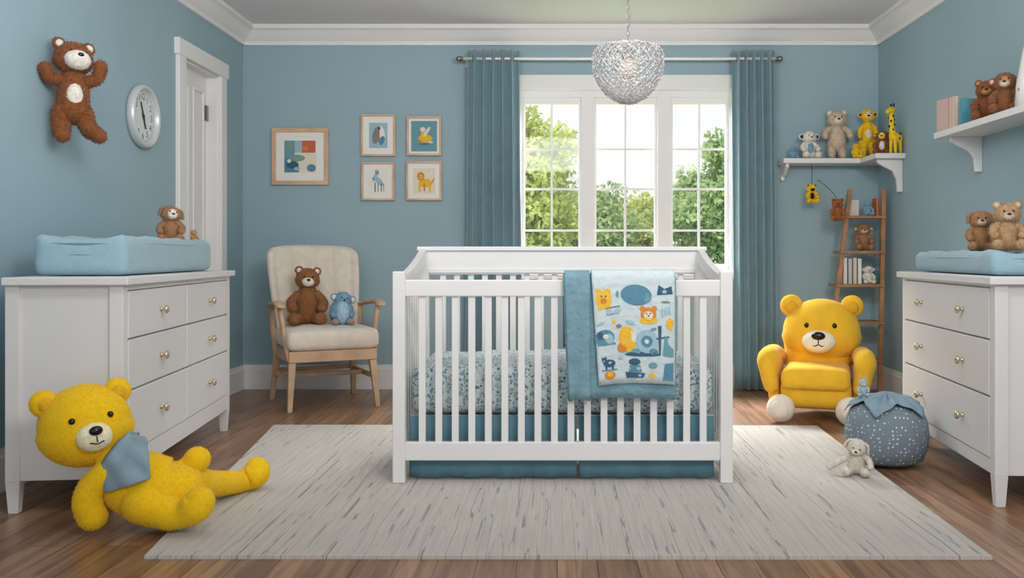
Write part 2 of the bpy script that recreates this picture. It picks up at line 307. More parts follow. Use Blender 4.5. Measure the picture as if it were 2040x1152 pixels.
for a, b in ((wx0+.01, px(1158)+.004), (px(1183)-.004, px(1310)+.004), (px(1336)-.004, wx1-.01)):
    s = MB(); x0, x1 = a, b; zt = wz1-.048; zb = wz0+.038; yy = Yw+.03; fr = .024
    s.b2((x0, yy, zt-.05), (x1, yy+.04, zt)); s.b2((x0, yy, zb), (x1, yy+.04, zb+.04)); s.b2((x0, yy, zb+.04), (x0+fr, yy+.04, zt-.05)); s.b2((x1-fr, yy, zb+.04), (x1, yy+.04, zt-.05))
    xm = (x0+x1)/2; s.b2((xm-.008, yy+.013, zb+.04), (xm+.008, yy+.027, zt-.05))
    for y in (296, 376, 459): s.b2((x0+fr, yy+.014, pz(y)-.008), (x1-fr, yy+.026, pz(y)+.008))
    so = s.build('sash', trimw, win)
    MB().b2((x0+fr, yy+.019, zb+.04), (x1-fr, yy+.021, zt-.05)).build('glass_pane', gl, so)
# outside
struct(MB().b2((-25, BY+.5, -.3), (25, 60, -.2)).build('ground', M('lawn', (110, 138, 70), .9, .2, 3)))
lm1 = leaf_mat('yellow_green_leaves', (172, 186, 104), (226, 226, 156)); lm2 = leaf_mat('deep_leaves', (146, 170, 120), (198, 212, 156)); bark = M('bark', (130, 116, 98), .9, .2, 8)  # leaf colours: pale yellow-green and a deeper green
def tree(x, y, cz, rx, rz, n, lm, label, name='leafy_tree'):
    t = thing(name, label, 'tree' if name == 'leafy_tree' else 'bush', (x, y, -.2))
    MB().chain([(0, 0, 0), (.05, 0, cz*.5), (0, 0, cz)], [.12, .09, .05], seg=8).build('trunk', bark, t)
    nc = 80; c = rng.normal(size=(nc, 3)); c /= np.linalg.norm(c, axis=1)[:, None]; c *= (rng.random((nc, 1))**.4)*.85; c *= np.array([rx, rx*.7, rz]); c[:, 2] += cz+.2
    kk = rng.integers(0, nc, n); d = rng.normal(size=(n, 3)); d /= np.linalg.norm(d, axis=1)[:, None]; p = c[kk]+d*(rng.random((n, 1))**.5)*rx*.26
    a = rng.normal(size=(n, 3)); a /= np.linalg.norm(a, axis=1)[:, None]; b = np.cross(a, rng.normal(size=(n, 3))); b /= np.linalg.norm(b, axis=1)[:, None]; L = .05
    v = np.stack([p-a*L, p+b*L*.55, p+a*L, p-b*L*.55], 1).reshape(-1, 3); m = MB(); m.v = [tuple(q) for q in v.tolist()]; m.f = [(4*i, 4*i+1, 4*i+2, 4*i+3) for i in range(n)]; m.m = [0]*n; m.s = [False]*n
    m.build('foliage', lm, t)
tree(-.66, 12.5, 1.95, 1.1, 1.65, 18000, lm1, 'tall yellow-green tree at the left of the window view')
tree(.4, 14.5, 1.2, 1.0, 1.2, 12000, lm2, 'deeper green tree showing behind the left and middle sashes')
tree(1.5, 16, .95, 1.0, 1.15, 10000, lm1, 'small pale tree low behind the middle of the window')
tree(2.35, 13.5, 1.45, 1.1, 1.35, 15000, lm2, 'rounded green tree filling the right sash of the window')
tree(3.6, 15.5, 2.0, 1.1, 1.6, 12000, lm1, 'tall light tree at the far right of the window view')
tree(.5, 11.0, .15, 1.0, .7, 11000, lm1, 'low broad bush below the middle sash outside', 'garden_bush')
tree(2.5, 11.0, .1, .95, .65, 9000, lm1, 'low bush below the right sash outside', 'garden_bush')
# ---------------------------------------------------------------- rug
w = MB(); q = [(-1.306, 2.947), (1.373, 2.94), (1.45, 5.21), (-1.59, 5.235)]; w.prism(q, lambda a, b: (a, b, 0.0005), lambda a, b: (a, b, .012))
tag(w.build('rug', rug_mat()), 'large cream rug with thin dark wavering lines under the white crib', 'rug')
# ---------------------------------------------------------------- dressers
def dresser(label, loc, rotz, L, D, H, cols, rows):
    t = thing('dresser', label, 'dresser', loc, rotz); p = .05
    b = MB(); b.b2((.012, .016, .12), (L-.012, D-.01, H-.03)); b.b2((p, 0.002, .12), (L-p, .02, rows[-1][0]-.004)); b.b2((p, .002, rows[0][1]+.004), (L-p, .02, H-.03)); b.build('body', white, t, bevel=.002)
    MB().b2((-.022, -.025, H-.03), (L+.022, D+.005, H)).build('top', white, t, bevel=.004)
    for x in (0, L-p):
        for y in (0, D-p):
            g = MB(); g.b2((x, y, .12), (x+p, y+p, H-.03)); g.frus((x+p/2, y+p/2, 0), (p*.7, p*.7), (x+p/2, y+p/2, .12), (p, p)); g.build('leg', white, t, bevel=.002)
    cw = (L-2*p)/cols
    for c in range(cols):
        for z0, z1 in rows:
            x0 = p+c*cw+.003; x1 = p+(c+1)*cw-.003
            d = MB().b2((x0, -.003, z0), (x1, .016, z1)).build('drawer', white, t, bevel=.003)
            for xx in ([(x0+x1)/2] if cols > 1 else [x0+(x1-x0)*.25, x0+(x1-x0)*.75]):
                T = Matrix.Translation((xx, -.003, (z0+z1)/2)) @ rot((PI/2, 0, 0)).to_4x4()
                MB().lathe([(.0, 0), (.011, 0), (.008, .006), (.006, .014), (.014, .018), (.018, .024), (.016, .03), (.008, .034), (0, .035)], T, 16).build('knob', brass, d)
    return t
A = Vector((-1.63, 3.50, 0)); aL = math.atan2(1.64, -.176)
dresser('white six-drawer dresser along the left wall, yellow bear slumped against it', A, aL, 1.65, .42, .88, 2, [(.645, .825), (.447, .638), (.205, .44)])
C_ = Vector((1.778, 4.80, 0)); aR = math.atan2(-1.25, -.111)
dresser('white three-drawer dresser along the right wall under the blue pad', C_, aR, 1.255, .45, .88, 1, [(.64, .835), (.42, .633), (.18, .413)])
def loc_on(origin, ang, x, y, z): return Vector(origin)+Vector((x*math.cos(ang)-y*math.sin(ang), x*math.sin(ang)+y*math.cos(ang), z))
def padfn(h, dip):
    def f(p):
        z = p.z
        if z > 0: z -= dip*max(0, 1-(p.y/ .15)**2)*.8
        if p.z > -h*.3: z += .003*math.sin(p.x*17)+.002*math.sin(p.x*41+p.y*20)
        return (p.x, p.y, z)
    return f
def pad(label, loc, ang, L, W, H):
    t = thing('changing_pad', label, 'changing pad', loc, ang)
    MB().rbox((L/2, W/2, H/2), (L, W, H-.004), .038, (40, 16, 10), padfn(H, .03)).build('pad', padm, t)
    s = MB(); z = H-.035
    s.tube([(.03, .008, z), (L/2, .001, z+.003), (L-.03, .008, z)], .004, seg=6); s.tube([(.008, .03, z), (.001, W/2, z), (.008, W-.03, z)], .004, seg=6)
    s.tube([(L-.008, .03, z), (L-.001, W/2, z), (L-.008, W-.03, z)], .004, seg=6)
    s.build('piping', padm, t)
pad('long contoured blue changing pad on the left dresser', loc_on(A, aL, .18, .05, .881), aL, 1.3, .355, .165)
pad('shallow blue changing pad on the right dresser', loc_on(C_, aR, .06, .04, .881), aR, 1.06, .36, .105)
# ---------------------------------------------------------------- plush maker
def sc(pts, h): return [Vector(p)*h for p in pts]
def mir(pts): return [(-p[0], p[1], p[2]) for p in pts]
def plush(name, label, cat, loc, rotz, h, furm, muz=None, ears='round', belly=None, pose='sit', tilt=(0, 0, 0), arms=None, legs=None, head=None, hr=None, torso=None, ar=(.08, .075, .08), fz=None, inner=None, rx=0, ry=0, soles=None, beak=None, eyes=True, ms=1.0, group=None, patch=None, es=1.0):
    t = thing(name, label, cat, Vector(loc)+Vector((0, 0, .015*h)), rotz, group, rx, ry)
    if fz is None: fz = (min(60000, 9000/(h*h)), h*.024 if h < .3 else .0065)
    fz = (fz[0], fz[1], max(.0011, h*.0035))
    muz = muz or furm
    if pose == 'sit':
        head = head or (0, -.03, .72); hr = hr or (.23, .21, .205); torso = torso or ([(0, .02, .2), (0, 0, .36), (0, 0, .5)], [.205, .2, .15])
        a0 = [(.15, -.02, .5), (.26, -.09, .39), (.24, -.21, .29)]; l0 = [(.12, -.05, .1), (.19, -.23, .1), (.21, -.34, .115)]; lr = (.1, .09, .105)
    else:
        head = head or (0, -.01, .81); hr = hr or (.165, .155, .155); torso = torso or ([(0, 0, .35), (0, 0, .48), (0, 0, .6)], [.15, .145, .11])
        a0 = [(.12, 0, .6), (.2, -.02, .48), (.23, -.05, .38)]; l0 = [(.085, 0, .28), (.1, -.01, .14), (.11, -.06, .068)]; lr = (.095, .08, .066); ar = (.06, .055, .06) if ar == (.08, .075, .08) else ar
    arms = arms or [a0, mir(a0)]; legs = legs or [l0, mir(l0)]
    b = MB(); b.chain(sc(torso[0], h), [r*h for r in torso[1]], seg=18); bo = b.build('torso', furm, t, fz=fz)
    if belly:
        tp = Vector(torso[0][1]); r = torso[1][1]
        MB().ell((tp+Vector((0, -r*.55, -.03)))*h, (r*.62*h, r*.56*h, r*1.0*h)).build('belly_patch', belly, bo, fz=(fz[0], fz[1]*.6, fz[2]))
    for c in arms: MB().chain(sc(c, h), [r*h for r in ar], seg=12).build('arm', furm, t, fz=fz)
    for c in legs:
        lo = MB().chain(sc(c, h), [r*h for r in lr], seg=12).build('leg', furm, t, fz=fz)
        if soles:
            e = Vector(c[-1]); d = (e-Vector(c[-2])).normalized(); Rm = d.to_track_quat('Z', 'Y').to_matrix()
            MB().ell((e+d*lr[-1]*.78)*h, (lr[-1]*.7*h, lr[-1]*.7*h, lr[-1]*.3*h), Rm).build('sole', soles, lo)
    hm = rot(tilt); hc = Vector(head)*h
    def hp(x, y, z): return hc+hm @ Vector((x*hr[0]*h, y*hr[1]*h, z*hr[2]*h))
    H_ = [q*h for q in hr]
    ho = MB().ell(hc, H_, hm, fn=lambda v: (v.x*(1+.08*(v.z < 0)), v.y, v.z)).build('head', furm, t, fz=fz)
    if patch: MB().ell(hp(0, -.42, 0), (H_[0]*.72, H_[1]*.62, H_[2]*.72), hm).build('face_patch', patch, ho, fz=(fz[0], fz[1]*.5, fz[2]))
    for sx in (-1, 1):
        e = MB()
        if ears == 'round':
            e.ell(hp(sx*.78, .05, .78), (H_[0]*.36*es, H_[1]*.2, H_[0]*.36*es), hm); eo = e.build('ear', furm, ho, fz=fz)
            MB().ell(hp(sx*.78, -.1, .76), (H_[0]*.22*es, H_[1]*.12, H_[0]*.22*es), hm).build('inner_ear', inner or muz, eo)
        elif ears == 'side':
            e.ell(hp(sx*1.12, .05, .1), (H_[0]*.36*es, H_[1]*.2, H_[0]*.36*es), hm); eo = e.build('ear', furm, ho, fz=fz)
            MB().ell(hp(sx*1.14, -.1, .1), (H_[0]*.22*es, H_[1]*.13, H_[0]*.22*es), hm).build('inner_ear', inner or muz, eo)
        elif ears == 'floppy':
            e.chain([hp(sx*.6, .05, .75), hp(sx*1.05, 0, .5), hp(sx*1.2, -.1, -.15)], [H_[0]*.16, H_[0]*.24, H_[0]*.26], seg=10, fl=(.5, 1)); e.build('ear', furm, ho, fz=fz)
        elif ears == 'long':
            e.chain([hp(sx*.35, .05, .8), hp(sx*.5, 0, 1.5), hp(sx*.62, -.1, 2.15)], [H_[0]*.16, H_[0]*.24, H_[0]*.14], seg=10, fl=(.5, 1)); e.build('ear', furm, ho, fz=fz)
        if eyes: MB().ell(hp(sx*.36, -.93 if not patch else -1.0, .2), H_[0]*.085, nu=10, nv=8).build('eye', black, ho)
    if beak: MB().ell(hp(0, -1.0, -.15), (H_[0]*.25, H_[1]*.4, H_[2]*.14), hm).build('beak', beak, ho)
    else:
        mo = MB().ell(hp(0, -.82, -.28), (H_[0]*.46*ms, H_[1]*.42*ms, H_[2]*.38*ms), hm).build('muzzle', muz, ho, fz=(fz[0], fz[1]*.5, fz[2]))
        MB().ell(hp(0, -.82-.4*ms, -.1), (H_[0]*.17, H_[1]*.09, H_[2]*.12), hm, nu=12, nv=8).build('nose', black, mo)
    return t
plush('teddy_bear', 'russet brown teddy with white belly hung high on the left wall', 'stuffed bear', P(146, 292, 4.16), R(34), .475, F_brn, F_wht, belly=F_wht, pose='stand', tilt=(R(-5), R(4), R(10)), ms=1.5, torso=([(0, 0, .34), (0, 0, .48), (0, 0, .61)], [.14, .135, .105]),
      arms=[[(.11, 0, .6), (.2, -.04, .64), (.225, -.06, .75)], [(-.11, 0, .6), (-.2, -.03, .61), (-.235, -.05, .69)]], legs=[[(.08, 0, .3), (.13, -.03, .16), (.2, -.16, .08)], [(-.09, 0, .3), (-.1, -.01, .16), (-.1, -.08, .075)]])
plush('plush_puppy', 'brown plush puppy with cream face on the left changing pad', 'stuffed dog', loc_on(A, aL, 1.17, .17, 1.02), R(20), .2, F_tan, F_wht, ears='floppy', tilt=(R(-5), R(10), R(15)), patch=F_wht)
plush('plush_mouse', 'tiny tan plush lying at the far end of the left changing pad', 'stuffed mouse', loc_on(A, aL, 1.38, .12, 1.03), R(60), .07, F_cam, F_crm, ears='round')
t = thing('toy_duck', 'tiny yellow toy duck behind the left changing pad', 'toy duck', loc_on(A, aL, 1.57, .12, .881), R(20))
ym = M('yellow_plastic', (236, 190, 40), .4); om = M('orange_plastic', (220, 120, 40), .4)
b = MB().ell((0, 0, .037), (.04, .05, .036)).build('body', ym, t); h_ = MB().ell((0, -.02, .087), .028).build('head', ym, t); MB().ell((0, -.05, .084), (.012, .014, .005)).build('beak', om, h_)
# armchair
ang = R(27); ac = Vector((-1.527, 6.09, 0))
t = thing('armchair', 'cream upholstered armchair with pale wood arms beside the back wall', 'armchair', ac, ang)
for sx, sy in ((-1, -1), (1, -1), (-1, 1), (1, 1)):
    g = MB(); tx, ty = sx*.25, (-.25 if sy < 0 else .21); bx_, by_ = sx*.275, (-.30 if sy < 0 else .3)
    g.frus((bx_, by_, 0), (.028, .028), (tx, ty, .34), (.048, .048)); g.build('leg', oak, t, bevel=.004)
g = MB(); g.b2((-.275, -.29, .30), (.275, -.25, .37)); g.b2((-.275, .2, .30), (.275, .24, .37)); g.b2((-.275, -.27, .30), (-.24, .22, .37)); g.b2((.24, -.27, .30), (.275, .22, .37)); g.build('seat_rail', oak, t, bevel=.005)
g = MB(); g.bar((-.262, -.27, .19), (-.262, .25, .19), .02, .03); g.bar((.262, -.27, .19), (.262, .25, .19), .02, .03); g.bar((-.262, 0, .19), (.262, 0, .19), .02, .03); g.bar((-.255, .26, .2), (.255, .26, .2), .02, .03); g.build('stretcher', oak, t, bevel=.003)
MB().rbox((0, -.02, .435), (.58, .60, .13), .045, (16, 16, 6), lambda p: (p.x*(1-.05*(p.y > 0)), p.y, p.z+(.018*(1-(p.x/.29)**2)*(1-(p.y/.3)**2) if p.z > 0 else 0))).build('seat_cushion', cream_f, t)
def backfn(p):
    u = p.x/.3; v = (p.z+.3)/.6
    wd = .86+.17*math.sin(min(1, v*1.1)*PI*.5)
    y = p.y-.08*abs(u)**2.5*(1-.3*v)+.13*v
    if p.y < 0: y += .034*(1-abs(math.sin(u*PI*2.5))**.6)
    z = p.z-.035*max(0, v-.6)*abs(u)**6*2+.02*(1-u*u)*max(0, v-.5)
    return (p.x*wd, y, z)
MB().rbox((0, .235, .725), (.6, .11, .6), .05, (60, 6, 24), backfn).build('backrest', cream_f, t)
for sx in (-1, 1):
    g = MB(); g.chain([(sx*.29, .24, .63), (sx*.315, .0, .655), (sx*.32, -.17, .665), (sx*.315, -.24, .65)], [.024, .028, .03, .026], seg=10, fl=(.55, 1.2)); g.build('armrest', oak, t)
    g = MB(); g.chain([(sx*.265, -.25, .32), (sx*.285, -.2, .45), (sx*.31, -.17, .64)], [.03, .026, .024], seg=8, fl=(.7, 1)); g.build('arm_support', oak, t)
    g = MB(); g.chain([(sx*.26, .2, .33), (sx*.285, .2, .48), (sx*.295, .19, .63)], [.024, .02, .02], seg=8); g.build('arm_support', oak, t)
plush('teddy_bear', 'brown teddy with pale muzzle seated on the cream armchair', 'stuffed bear', loc_on(ac, ang, -.09, .06, .505), R(14), .385, fur('chestnut_fur', (150, 100, 60)), F_wht, tilt=(0, R(4), R(6)), hr=(.19, .18, .175), head=(0, -.03, .78), torso=([(0, .03, .2), (0, 0, .38), (0, 0, .56)], [.2, .19, .14]), ms=1.15)
plush('plush_elephant', 'round blue plush with big ears seated beside the chestnut teddy', 'stuffed animal', loc_on(ac, ang, .1, -.07, .505), R(22), .23, F_blu, F_blu, ears='side', inner=F_wht, torso=([(0, 0, .32), (0, -.02, .4)], [.33, .33]), belly=fur('pale_blue_fur', (166, 198, 214)), head=(0.05, -.02, .74), tilt=(0, R(10), 0), soles=F_cam, es=1.3)
# ---------------------------------------------------------------- crib
cy0, cy1 = 3.88, 4.64; cx0, cx1 = -.686, .732; rz = .0125
t = thing('crib', 'white slatted crib standing on the rug in the room centre', 'crib', ((cx0+cx1)/2, (cy0+cy1)/2, rz)); ox, oy = t.location.x, t.location.y
def L_(p): return (p[0]-ox, p[1]-oy, p[2]-rz)
def cb(w, p, q): w.b2(L_(p), L_(q))
for x in (cx0, cx1-.052):
    w = MB(); cb(w, (x, cy0, rz), (x+.052, cy0+.05, .895)); w.build('post', white, t, bevel=.004)
    w = MB(); cb(w, (x, cy1-.05, rz), (x+.052, cy1, .97)); w.build('post', white, t, bevel=.004)
w = MB(); cb(w, (cx0+.05, cy0+.008, .79), (cx1-.05, cy0+.04, .86)); w.build('top_rail', white, t, bevel=.005)
w = MB(); cb(w, (cx0+.05, cy0+.008, .105), (cx1-.05, cy0+.04, .182)); w.build('bottom_rail', white, t, bevel=.004)
w = MB(); cb(w, (cx0+.05, cy1-.04, .105), (cx1-.05, cy1-.01, .182)); w.build('bottom_rail', white, t, bevel=.004)
w = MB(); cb(w, (cx0+.02, cy1-.045, .868), (cx1-.02, cy1-.012, .99)); cb(w, (cx0-.004, cy1-.058, .985), (cx1+.004, cy1+.003, 1.006)); cb(w, (cx0+.05, cy1-.052, .875), (cx1-.05, cy1-.04, .9)); w.build('headboard', white, t, bevel=.004)
ns = 18
for i in range(ns):
    x = cx0+.052+(cx1-cx0-.104)*(i+1)/(ns+1)
    w = MB(); cb(w, (x-.0145, cy0+.017, .18), (x+.0145, cy0+.031, .792)); w.build('slat', white, t, bevel=.002)
    w = MB(); cb(w, (x-.0145, cy1-.032, .18), (x+.0145, cy1-.018, .87)); w.build('slat', white, t, bevel=.002)
for sx, x in ((0, cx0+.01), (1, cx1-.042)):
    w = MB(); n = 14; pr = []
    for i in range(n+1):
        f = i/n; pr.append((cy0+.03+(cy1-cy0-.05)*f, .845+.125*(f**1.6)))
    poly = [(a, b+.035) for a, b in pr]+[(a, b-.035) for a, b in pr[::-1]]
    w.prism(poly, lambda a, b: L_((x, a, b)), lambda a, b: L_((x+.032, a, b))); w.build('side_rail', white, t, bevel=.003)
    w = MB(); cb(w, (x, cy0+.04, .105), (x+.032, cy1-.04, .182)); w.build('side_rail', white, t, bevel=.003)
    for j in range(9):
        f = (j+1)/10; y = cy0+.05+(cy1-cy0-.1)*f
        w = MB(); cb(w, (x+.009, y-.014, .18), (x+.023, y+.014, .83+.12*f**1.6)); w.build('slat', white, t, bevel=.002)
w = MB()
cb(w, (cx0+.06, cy0+.11, .25), (cx1-.06, cy1-.05, .28)); w.build('mattress_support', white, t)
w = MB(); w.rbox((0, 0, .105), (1.295, .63, .205), .05, (40, 20, 8), lambda p: (p.x, p.y, p.z+(.004*math.sin(p.x*23+p.y*9)+.003*math.sin(p.y*31)+.012*(1-(p.x/.65)**2) if p.z > 0 else 0)))
tag(w.build('mattress', sheet_mat(), None, (ox, 4.272, .281)), 'crib mattress in a teal and white leaf print sheet', 'mattress')
w = thing('crib_skirt', 'teal crib skirt in two panels hanging below the crib mattress', 'crib skirt', (ox, 3.955, 0))
for a, b in ((-.628, .083), (.092, .664)):
    g = MB(); n = 50; vs = []; fs = []
    for i in range(n+1):
        u = i/n; x = a+(b-a)*u; yv = .006*math.sin(x*38)+.003*math.sin(x*90)
        for j, z in enumerate((.281, .2, .12, .07, .022)): vs.append((x-ox, yv*(j/4), z))
    for i in range(n):
        for j in range(4): fs.append((i*5+j, (i+1)*5+j, (i+1)*5+j+1, i*5+j+1))
    g.add(vs, fs); g.build('skirt_panel', teal_s, w, solid=.004)
# quilt
yr = cy0+.024
def qpath(off, zb, inner):
    top = .862+off; yo = cy0+.004-off; yi = cy0+.046+off; pts = [(yi, top-inner), (yi, top-inner*.5), (yi, top-.03), (yi-.008, top-.006), (yr, top+.004), (yo+.01, top-.004), (yo, top-.025)]
    n = 14
    for i in range(1, n+1): pts.append((yo-.004*math.sin(i/n*PI), top-.025-(top-.025-zb)*i/n))
    return pts
def qsheet(x0, x1, path, wav, slant=0, n=26, ridge=0):
    vs = []; fs = []; m = len(path)
    for i in range(n+1):
        u = i/n
        for j, (y, z) in enumerate(path):
            fr_ = max(0, (j-6)/(m-7)); x = x0+(x1-x0)*u+slant*(1-u)*fr_
            vs.append((x-.26, y-yr-wav*math.sin(u*9+fr_*2)*fr_-ridge*abs(math.sin(u*14+fr_*8))*fr_, z+(.01*math.sin(u*3)*fr_)))
    for i in range(n):
        for j in range(m-1): fs.append((i*m+j, (i+1)*m+j, (i+1)*m+j+1, i*m+j+1))
    return vs, fs
qt = thing('baby_quilt', 'folded teal quilt with animal print face draped over the crib front rail', 'quilt', (.26, yr, 0))
vs, fs = qsheet(.024, .492, qpath(.012, .362, .3), .006, .02, 34, .004); MB().add(vs, fs).build('backing', teal_q, qt, solid=.018)
vs, fs = qsheet(.03, .135, qpath(.028, .358, .25), .004, .02, 12, .004); MB().add(vs, fs).build('folded_edge', teal_q, qt, solid=.012)
qw = M('quilt_pale', (198, 211, 214), .9, .02, 30, .7, 34)
vs, fs = qsheet(.142, .486, qpath(.034, .425, .25), .005, .03); fp = MB().add(vs, fs).build('print_panel', qw, qt, solid=.01)
def pm(n, c): return M(n, c, .9, 0, 6, .5, 34)
P1 = [pm('print_blue', (92, 138, 162)), pm('print_yellow', (230, 184, 66)), pm('print_navy', (64, 98, 120)), pm('print_white', (230, 230, 224)), pm('print_orange', (212, 134, 64)), pm('print_light', (158, 190, 203)), pm('print_grey', (130, 134, 136)), pm('print_teal', (110, 155, 167)), pm('print_cream', (228, 218, 200)), pm('print_red', (198, 106, 82)), pm('print_sage', (126, 160, 142))]
BL, YE, NA, WH, OR, LI, GR, TE, CRM, RE, SG = range(11)
def flat(mb, shapes, fn):
    for n, sh in enumerate(shapes):
        if sh[0] == 'e':
            _, cx, cy, rx, ry, a, mi = sh; pts = []
            for i in range(22):
                t_ = 2*PI*i/22; x = rx*math.cos(t_); y = ry*math.sin(t_); ca, sa = math.cos(a), math.sin(a); pts.append((cx+x*ca-y*sa, cy+x*sa+y*ca))
        else: _, pts, mi = sh
        mb.add([fn(u, v, n) for u, v in pts], [tuple(range(len(pts)))], mi, False)
def pr_animal(cx, cy, s, c, c2):
    return [('e', cx, cy, s, s*.62, 0, c), ('e', cx-s*.8, cy+s*.5, s*.42, s*.4, 0, c), ('e', cx-s*1.1, cy+s*.8, s*.16, s*.18, 0, c), ('e', cx-s*.6, cy+s*.9, s*.16, s*.18, 0, c), ('p', [(cx-s*.7, cy-s), (cx-s*.4, cy-s), (cx-s*.4, cy), (cx-s*.7, cy)], c), ('p', [(cx+s*.4, cy-s), (cx+s*.7, cy-s), (cx+s*.7, cy), (cx+s*.4, cy)], c), ('e', cx-s*.9, cy+s*.4, s*.16, s*.12, 0, c2), ('e', cx+.1*s, cy+.1*s, s*.3, s*.2, .4, c2)]
def pr_face(cx, cy, s, c, c2):
    return [('e', cx, cy, s, s*.9, 0, c), ('e', cx-s*.75, cy+s*.75, s*.35, s*.35, 0, c), ('e', cx+s*.75, cy+s*.75, s*.35, s*.35, 0, c), ('e', cx, cy-s*.1, s*.6, s*.5, 0, c2), ('e', cx-s*.25, cy+s*.1, s*.1, s*.1, 0, NA), ('e', cx+s*.25, cy+s*.1, s*.1, s*.1, 0, NA), ('e', cx, cy-s*.2, s*.14, s*.1, 0, NA)]
S = []
S += [('e', .04, .365, .034, .04, 0, YE), ('e', .02, .4, .013, .014, 0, YE), ('e', .06, .4, .013, .014, 0, YE), ('p', [(.014, .32), (.03, .32), (.03, .36), (.014, .36)], YE), ('p', [(.05, .32), (.066, .32), (.066, .36), (.05, .36)], YE), ('e', .04, .36, .014, .014, 0, OR), ('e', .032, .38, .004, .004, 0, NA), ('e', .05, .38, .004, .004, 0, NA)]
S += [('e', .18, .385, .066, .046, -.1, BL), ('e', .21, .37, .034, .024, 0, TE), ('e', .15, .4, .02, .014, .3, TE), ('p', [(.15, .391), (.2, .396), (.2, .391), (.15, .386)], WH), ('p', [(.16, .402), (.19, .404), (.19, .4), (.16, .398)], WH)]
S += [('p', [(.268, .385), (.335, .39), (.33, .425), (.3, .412), (.275, .43)], NA), ('e', .3, .4, .01, .008, 0, LI)]
S += pr_face(.23, .3, .034, OR, CRM) + [('e', .23, .272, .04, .014, 0, YE)]
S += [('p', [(.045, .325), (.11, .335), (.108, .34), (.045, .33)], GR), ('e', .06, .312, .014, .011, 0, LI), ('e', .095, .315, .018, .011, .5, LI), ('p', [(.05, .297), (.1, .305), (.1, .309), (.05, .301)], GR)]
S += [('e', .035, .2, .044, .034, .2, BL), ('e', .055, .195, .018, .022, 0, LI), ('e', .015, .21, .013, .017, 0, NA), ('e', .04, .205, .012, .01, 0, CRM), ('p', [(0, .165), (.085, .17), (.08, .18), (0, .175)], TE)]
S += [('e', .135, .19, .036, .058, .15, YE), ('e', .12, .16, .034, .024, .6, OR), ('e', .155, .2, .02, .026, .3, CRM), ('e', .12, .215, .01, .01, 0, NA), ('e', .22, .18, .05, .052, 0, LI), ('e', .22, .18, .026, .026, 0, BL), ('e', .22, .18, .01, .01, 0, CRM), ('e', .2, .124, .08, .01, 0, NA), ('e', .17, .135, .02, .014, 0, TE), ('e', .25, .135, .02, .014, 0, BL)]
S += [('p', [(.29, .12), (.338, .115), (.338, .15), (.315, .17), (.31, .2), (.3, .21)], TE), ('p', [(.274, .12), (.28, .12), (.286, .25), (.27, .25)], NA), ('p', [(.26, .19), (.32, .2), (.32, .206), (.26, .196)], NA), ('e', .322, .26, .016, .026, 0, YE)]
S += pr_animal(.05, .088, .027, NA, LI)
S += [('p', [(.125, .02), (.2, .02), (.21, .04), (.12, .046)], NA), ('p', [(.135, .046), (.195, .046), (.188, .075), (.14, .075)], BL), ('e', .163, .09, .026, .015, 0, NA), ('e', .163, .09, .01, .008, 0, WH), ('e', .145, .06, .01, .007, 0, LI), ('e', .18, .06, .01, .007, 0, LI), ('e', .14, .03, .008, .006, 0, LI), ('e', .185, .03, .008, .006, 0, LI)]
S += [('e', .05, .035, .024, .018, 0, OR), ('e', .05, .04, .013, .01, 0, YE), ('p', [(.015, .055), (.085, .058), (.085, .062), (.015, .06)], BL), ('e', .245, .075, .02, .013, 0, TE), ('p', [(.29, .01), (.338, .012), (.338, .09), (.3, .085)], BL), ('e', .316, .045, .013, .02, 0, NA)]
S += [('e', .1, .25, .012, .008, 0, GR), ('e', .29, .31, .005, .02, 0, LI), ('e', .305, .315, .005, .02, 0, LI), ('e', .32, .32, .005, .02, 0, LI), ('e', .305, .355, .02, .004, 0, GR), ('e', .1, .11, .012, .006, 0, LI), ('e', .02, .26, .02, .004, .4, LI), ('e', .08, .27, .008, .008, 0, YE), ('e', .1, .39, .006, .014, 0, TE), ('e', .25, .235, .014, .006, .3, TE), ('e', .15, .265, .02, .008, -.3, LI), ('e', .24, .03, .014, .012, 0, YE)]
g = MB(); zt_ = .84; zb_ = .43
def qmap(u, v, n):
    v2 = v/.43; z = zb_+v2*(zt_-zb_); fr_ = max(0, min(1, (.871-z)/(.871-.425))); x = .146+u*.985+.03*(1-u/.344)*fr_; uu = (u/.344)
    y = cy0+.004-.034-.004*math.sin(fr_*PI)-.005*math.sin(uu*9+fr_*2)*fr_
    return (x-.26, y-yr-.0062-n*.00003, z+.01*math.sin(uu*3)*fr_)
flat(g, S, qmap); g.build('animal_print', P1, fp)
# ---------------------------------------------------------------- pictures
matb = M('mat_board', (234, 232, 226), .8)
def picture(label, x0, y0, x1, y1, fw, mw, bg, shapes):
    a = P(x0, y0, BY); b = P(x1, y1, BY); W = b.x-a.x; H = a.z-b.z; cx, cz = (a.x+b.x)/2, (a.z+b.z)/2
    t = thing('framed_picture', label, 'picture', (cx, BY, cz-H/2), 0)
    g = MB()
    g.b2((-W/2, -.028, 0), (W/2, -.002, fw)); g.b2((-W/2, -.028, H-fw), (W/2, -.002, H)); g.b2((-W/2, -.028, fw), (-W/2+fw, -.002, H-fw)); g.b2((W/2-fw, -.028, fw), (W/2, -.002, H-fw)); g.build('frame', oak, t, bevel=.002)
    MB().b2((-W/2+fw, -.016, fw), (W/2-fw, -.004, H-fw)).build('mat_board', matb, t)
    pw, ph = W/2-fw-mw, H-2*(fw+mw); g = MB()
    flat(g, [('p', [(-1, 0), (1, 0), (1, 1), (-1, 1)], bg)]+shapes, lambda u, v, n: (u*pw, -.0168-n*.00012, fw+mw+v*ph)); g.build('print', P1, t)
def E(cx, cy, rx, ry, c, a=0): return ('e', cx, cy, rx, ry, a, c)
def Q(x0, y0, x1, y1, c): return ('p', [(x0, y0), (x1, y0), (x1, y1), (x0, y1)], c)
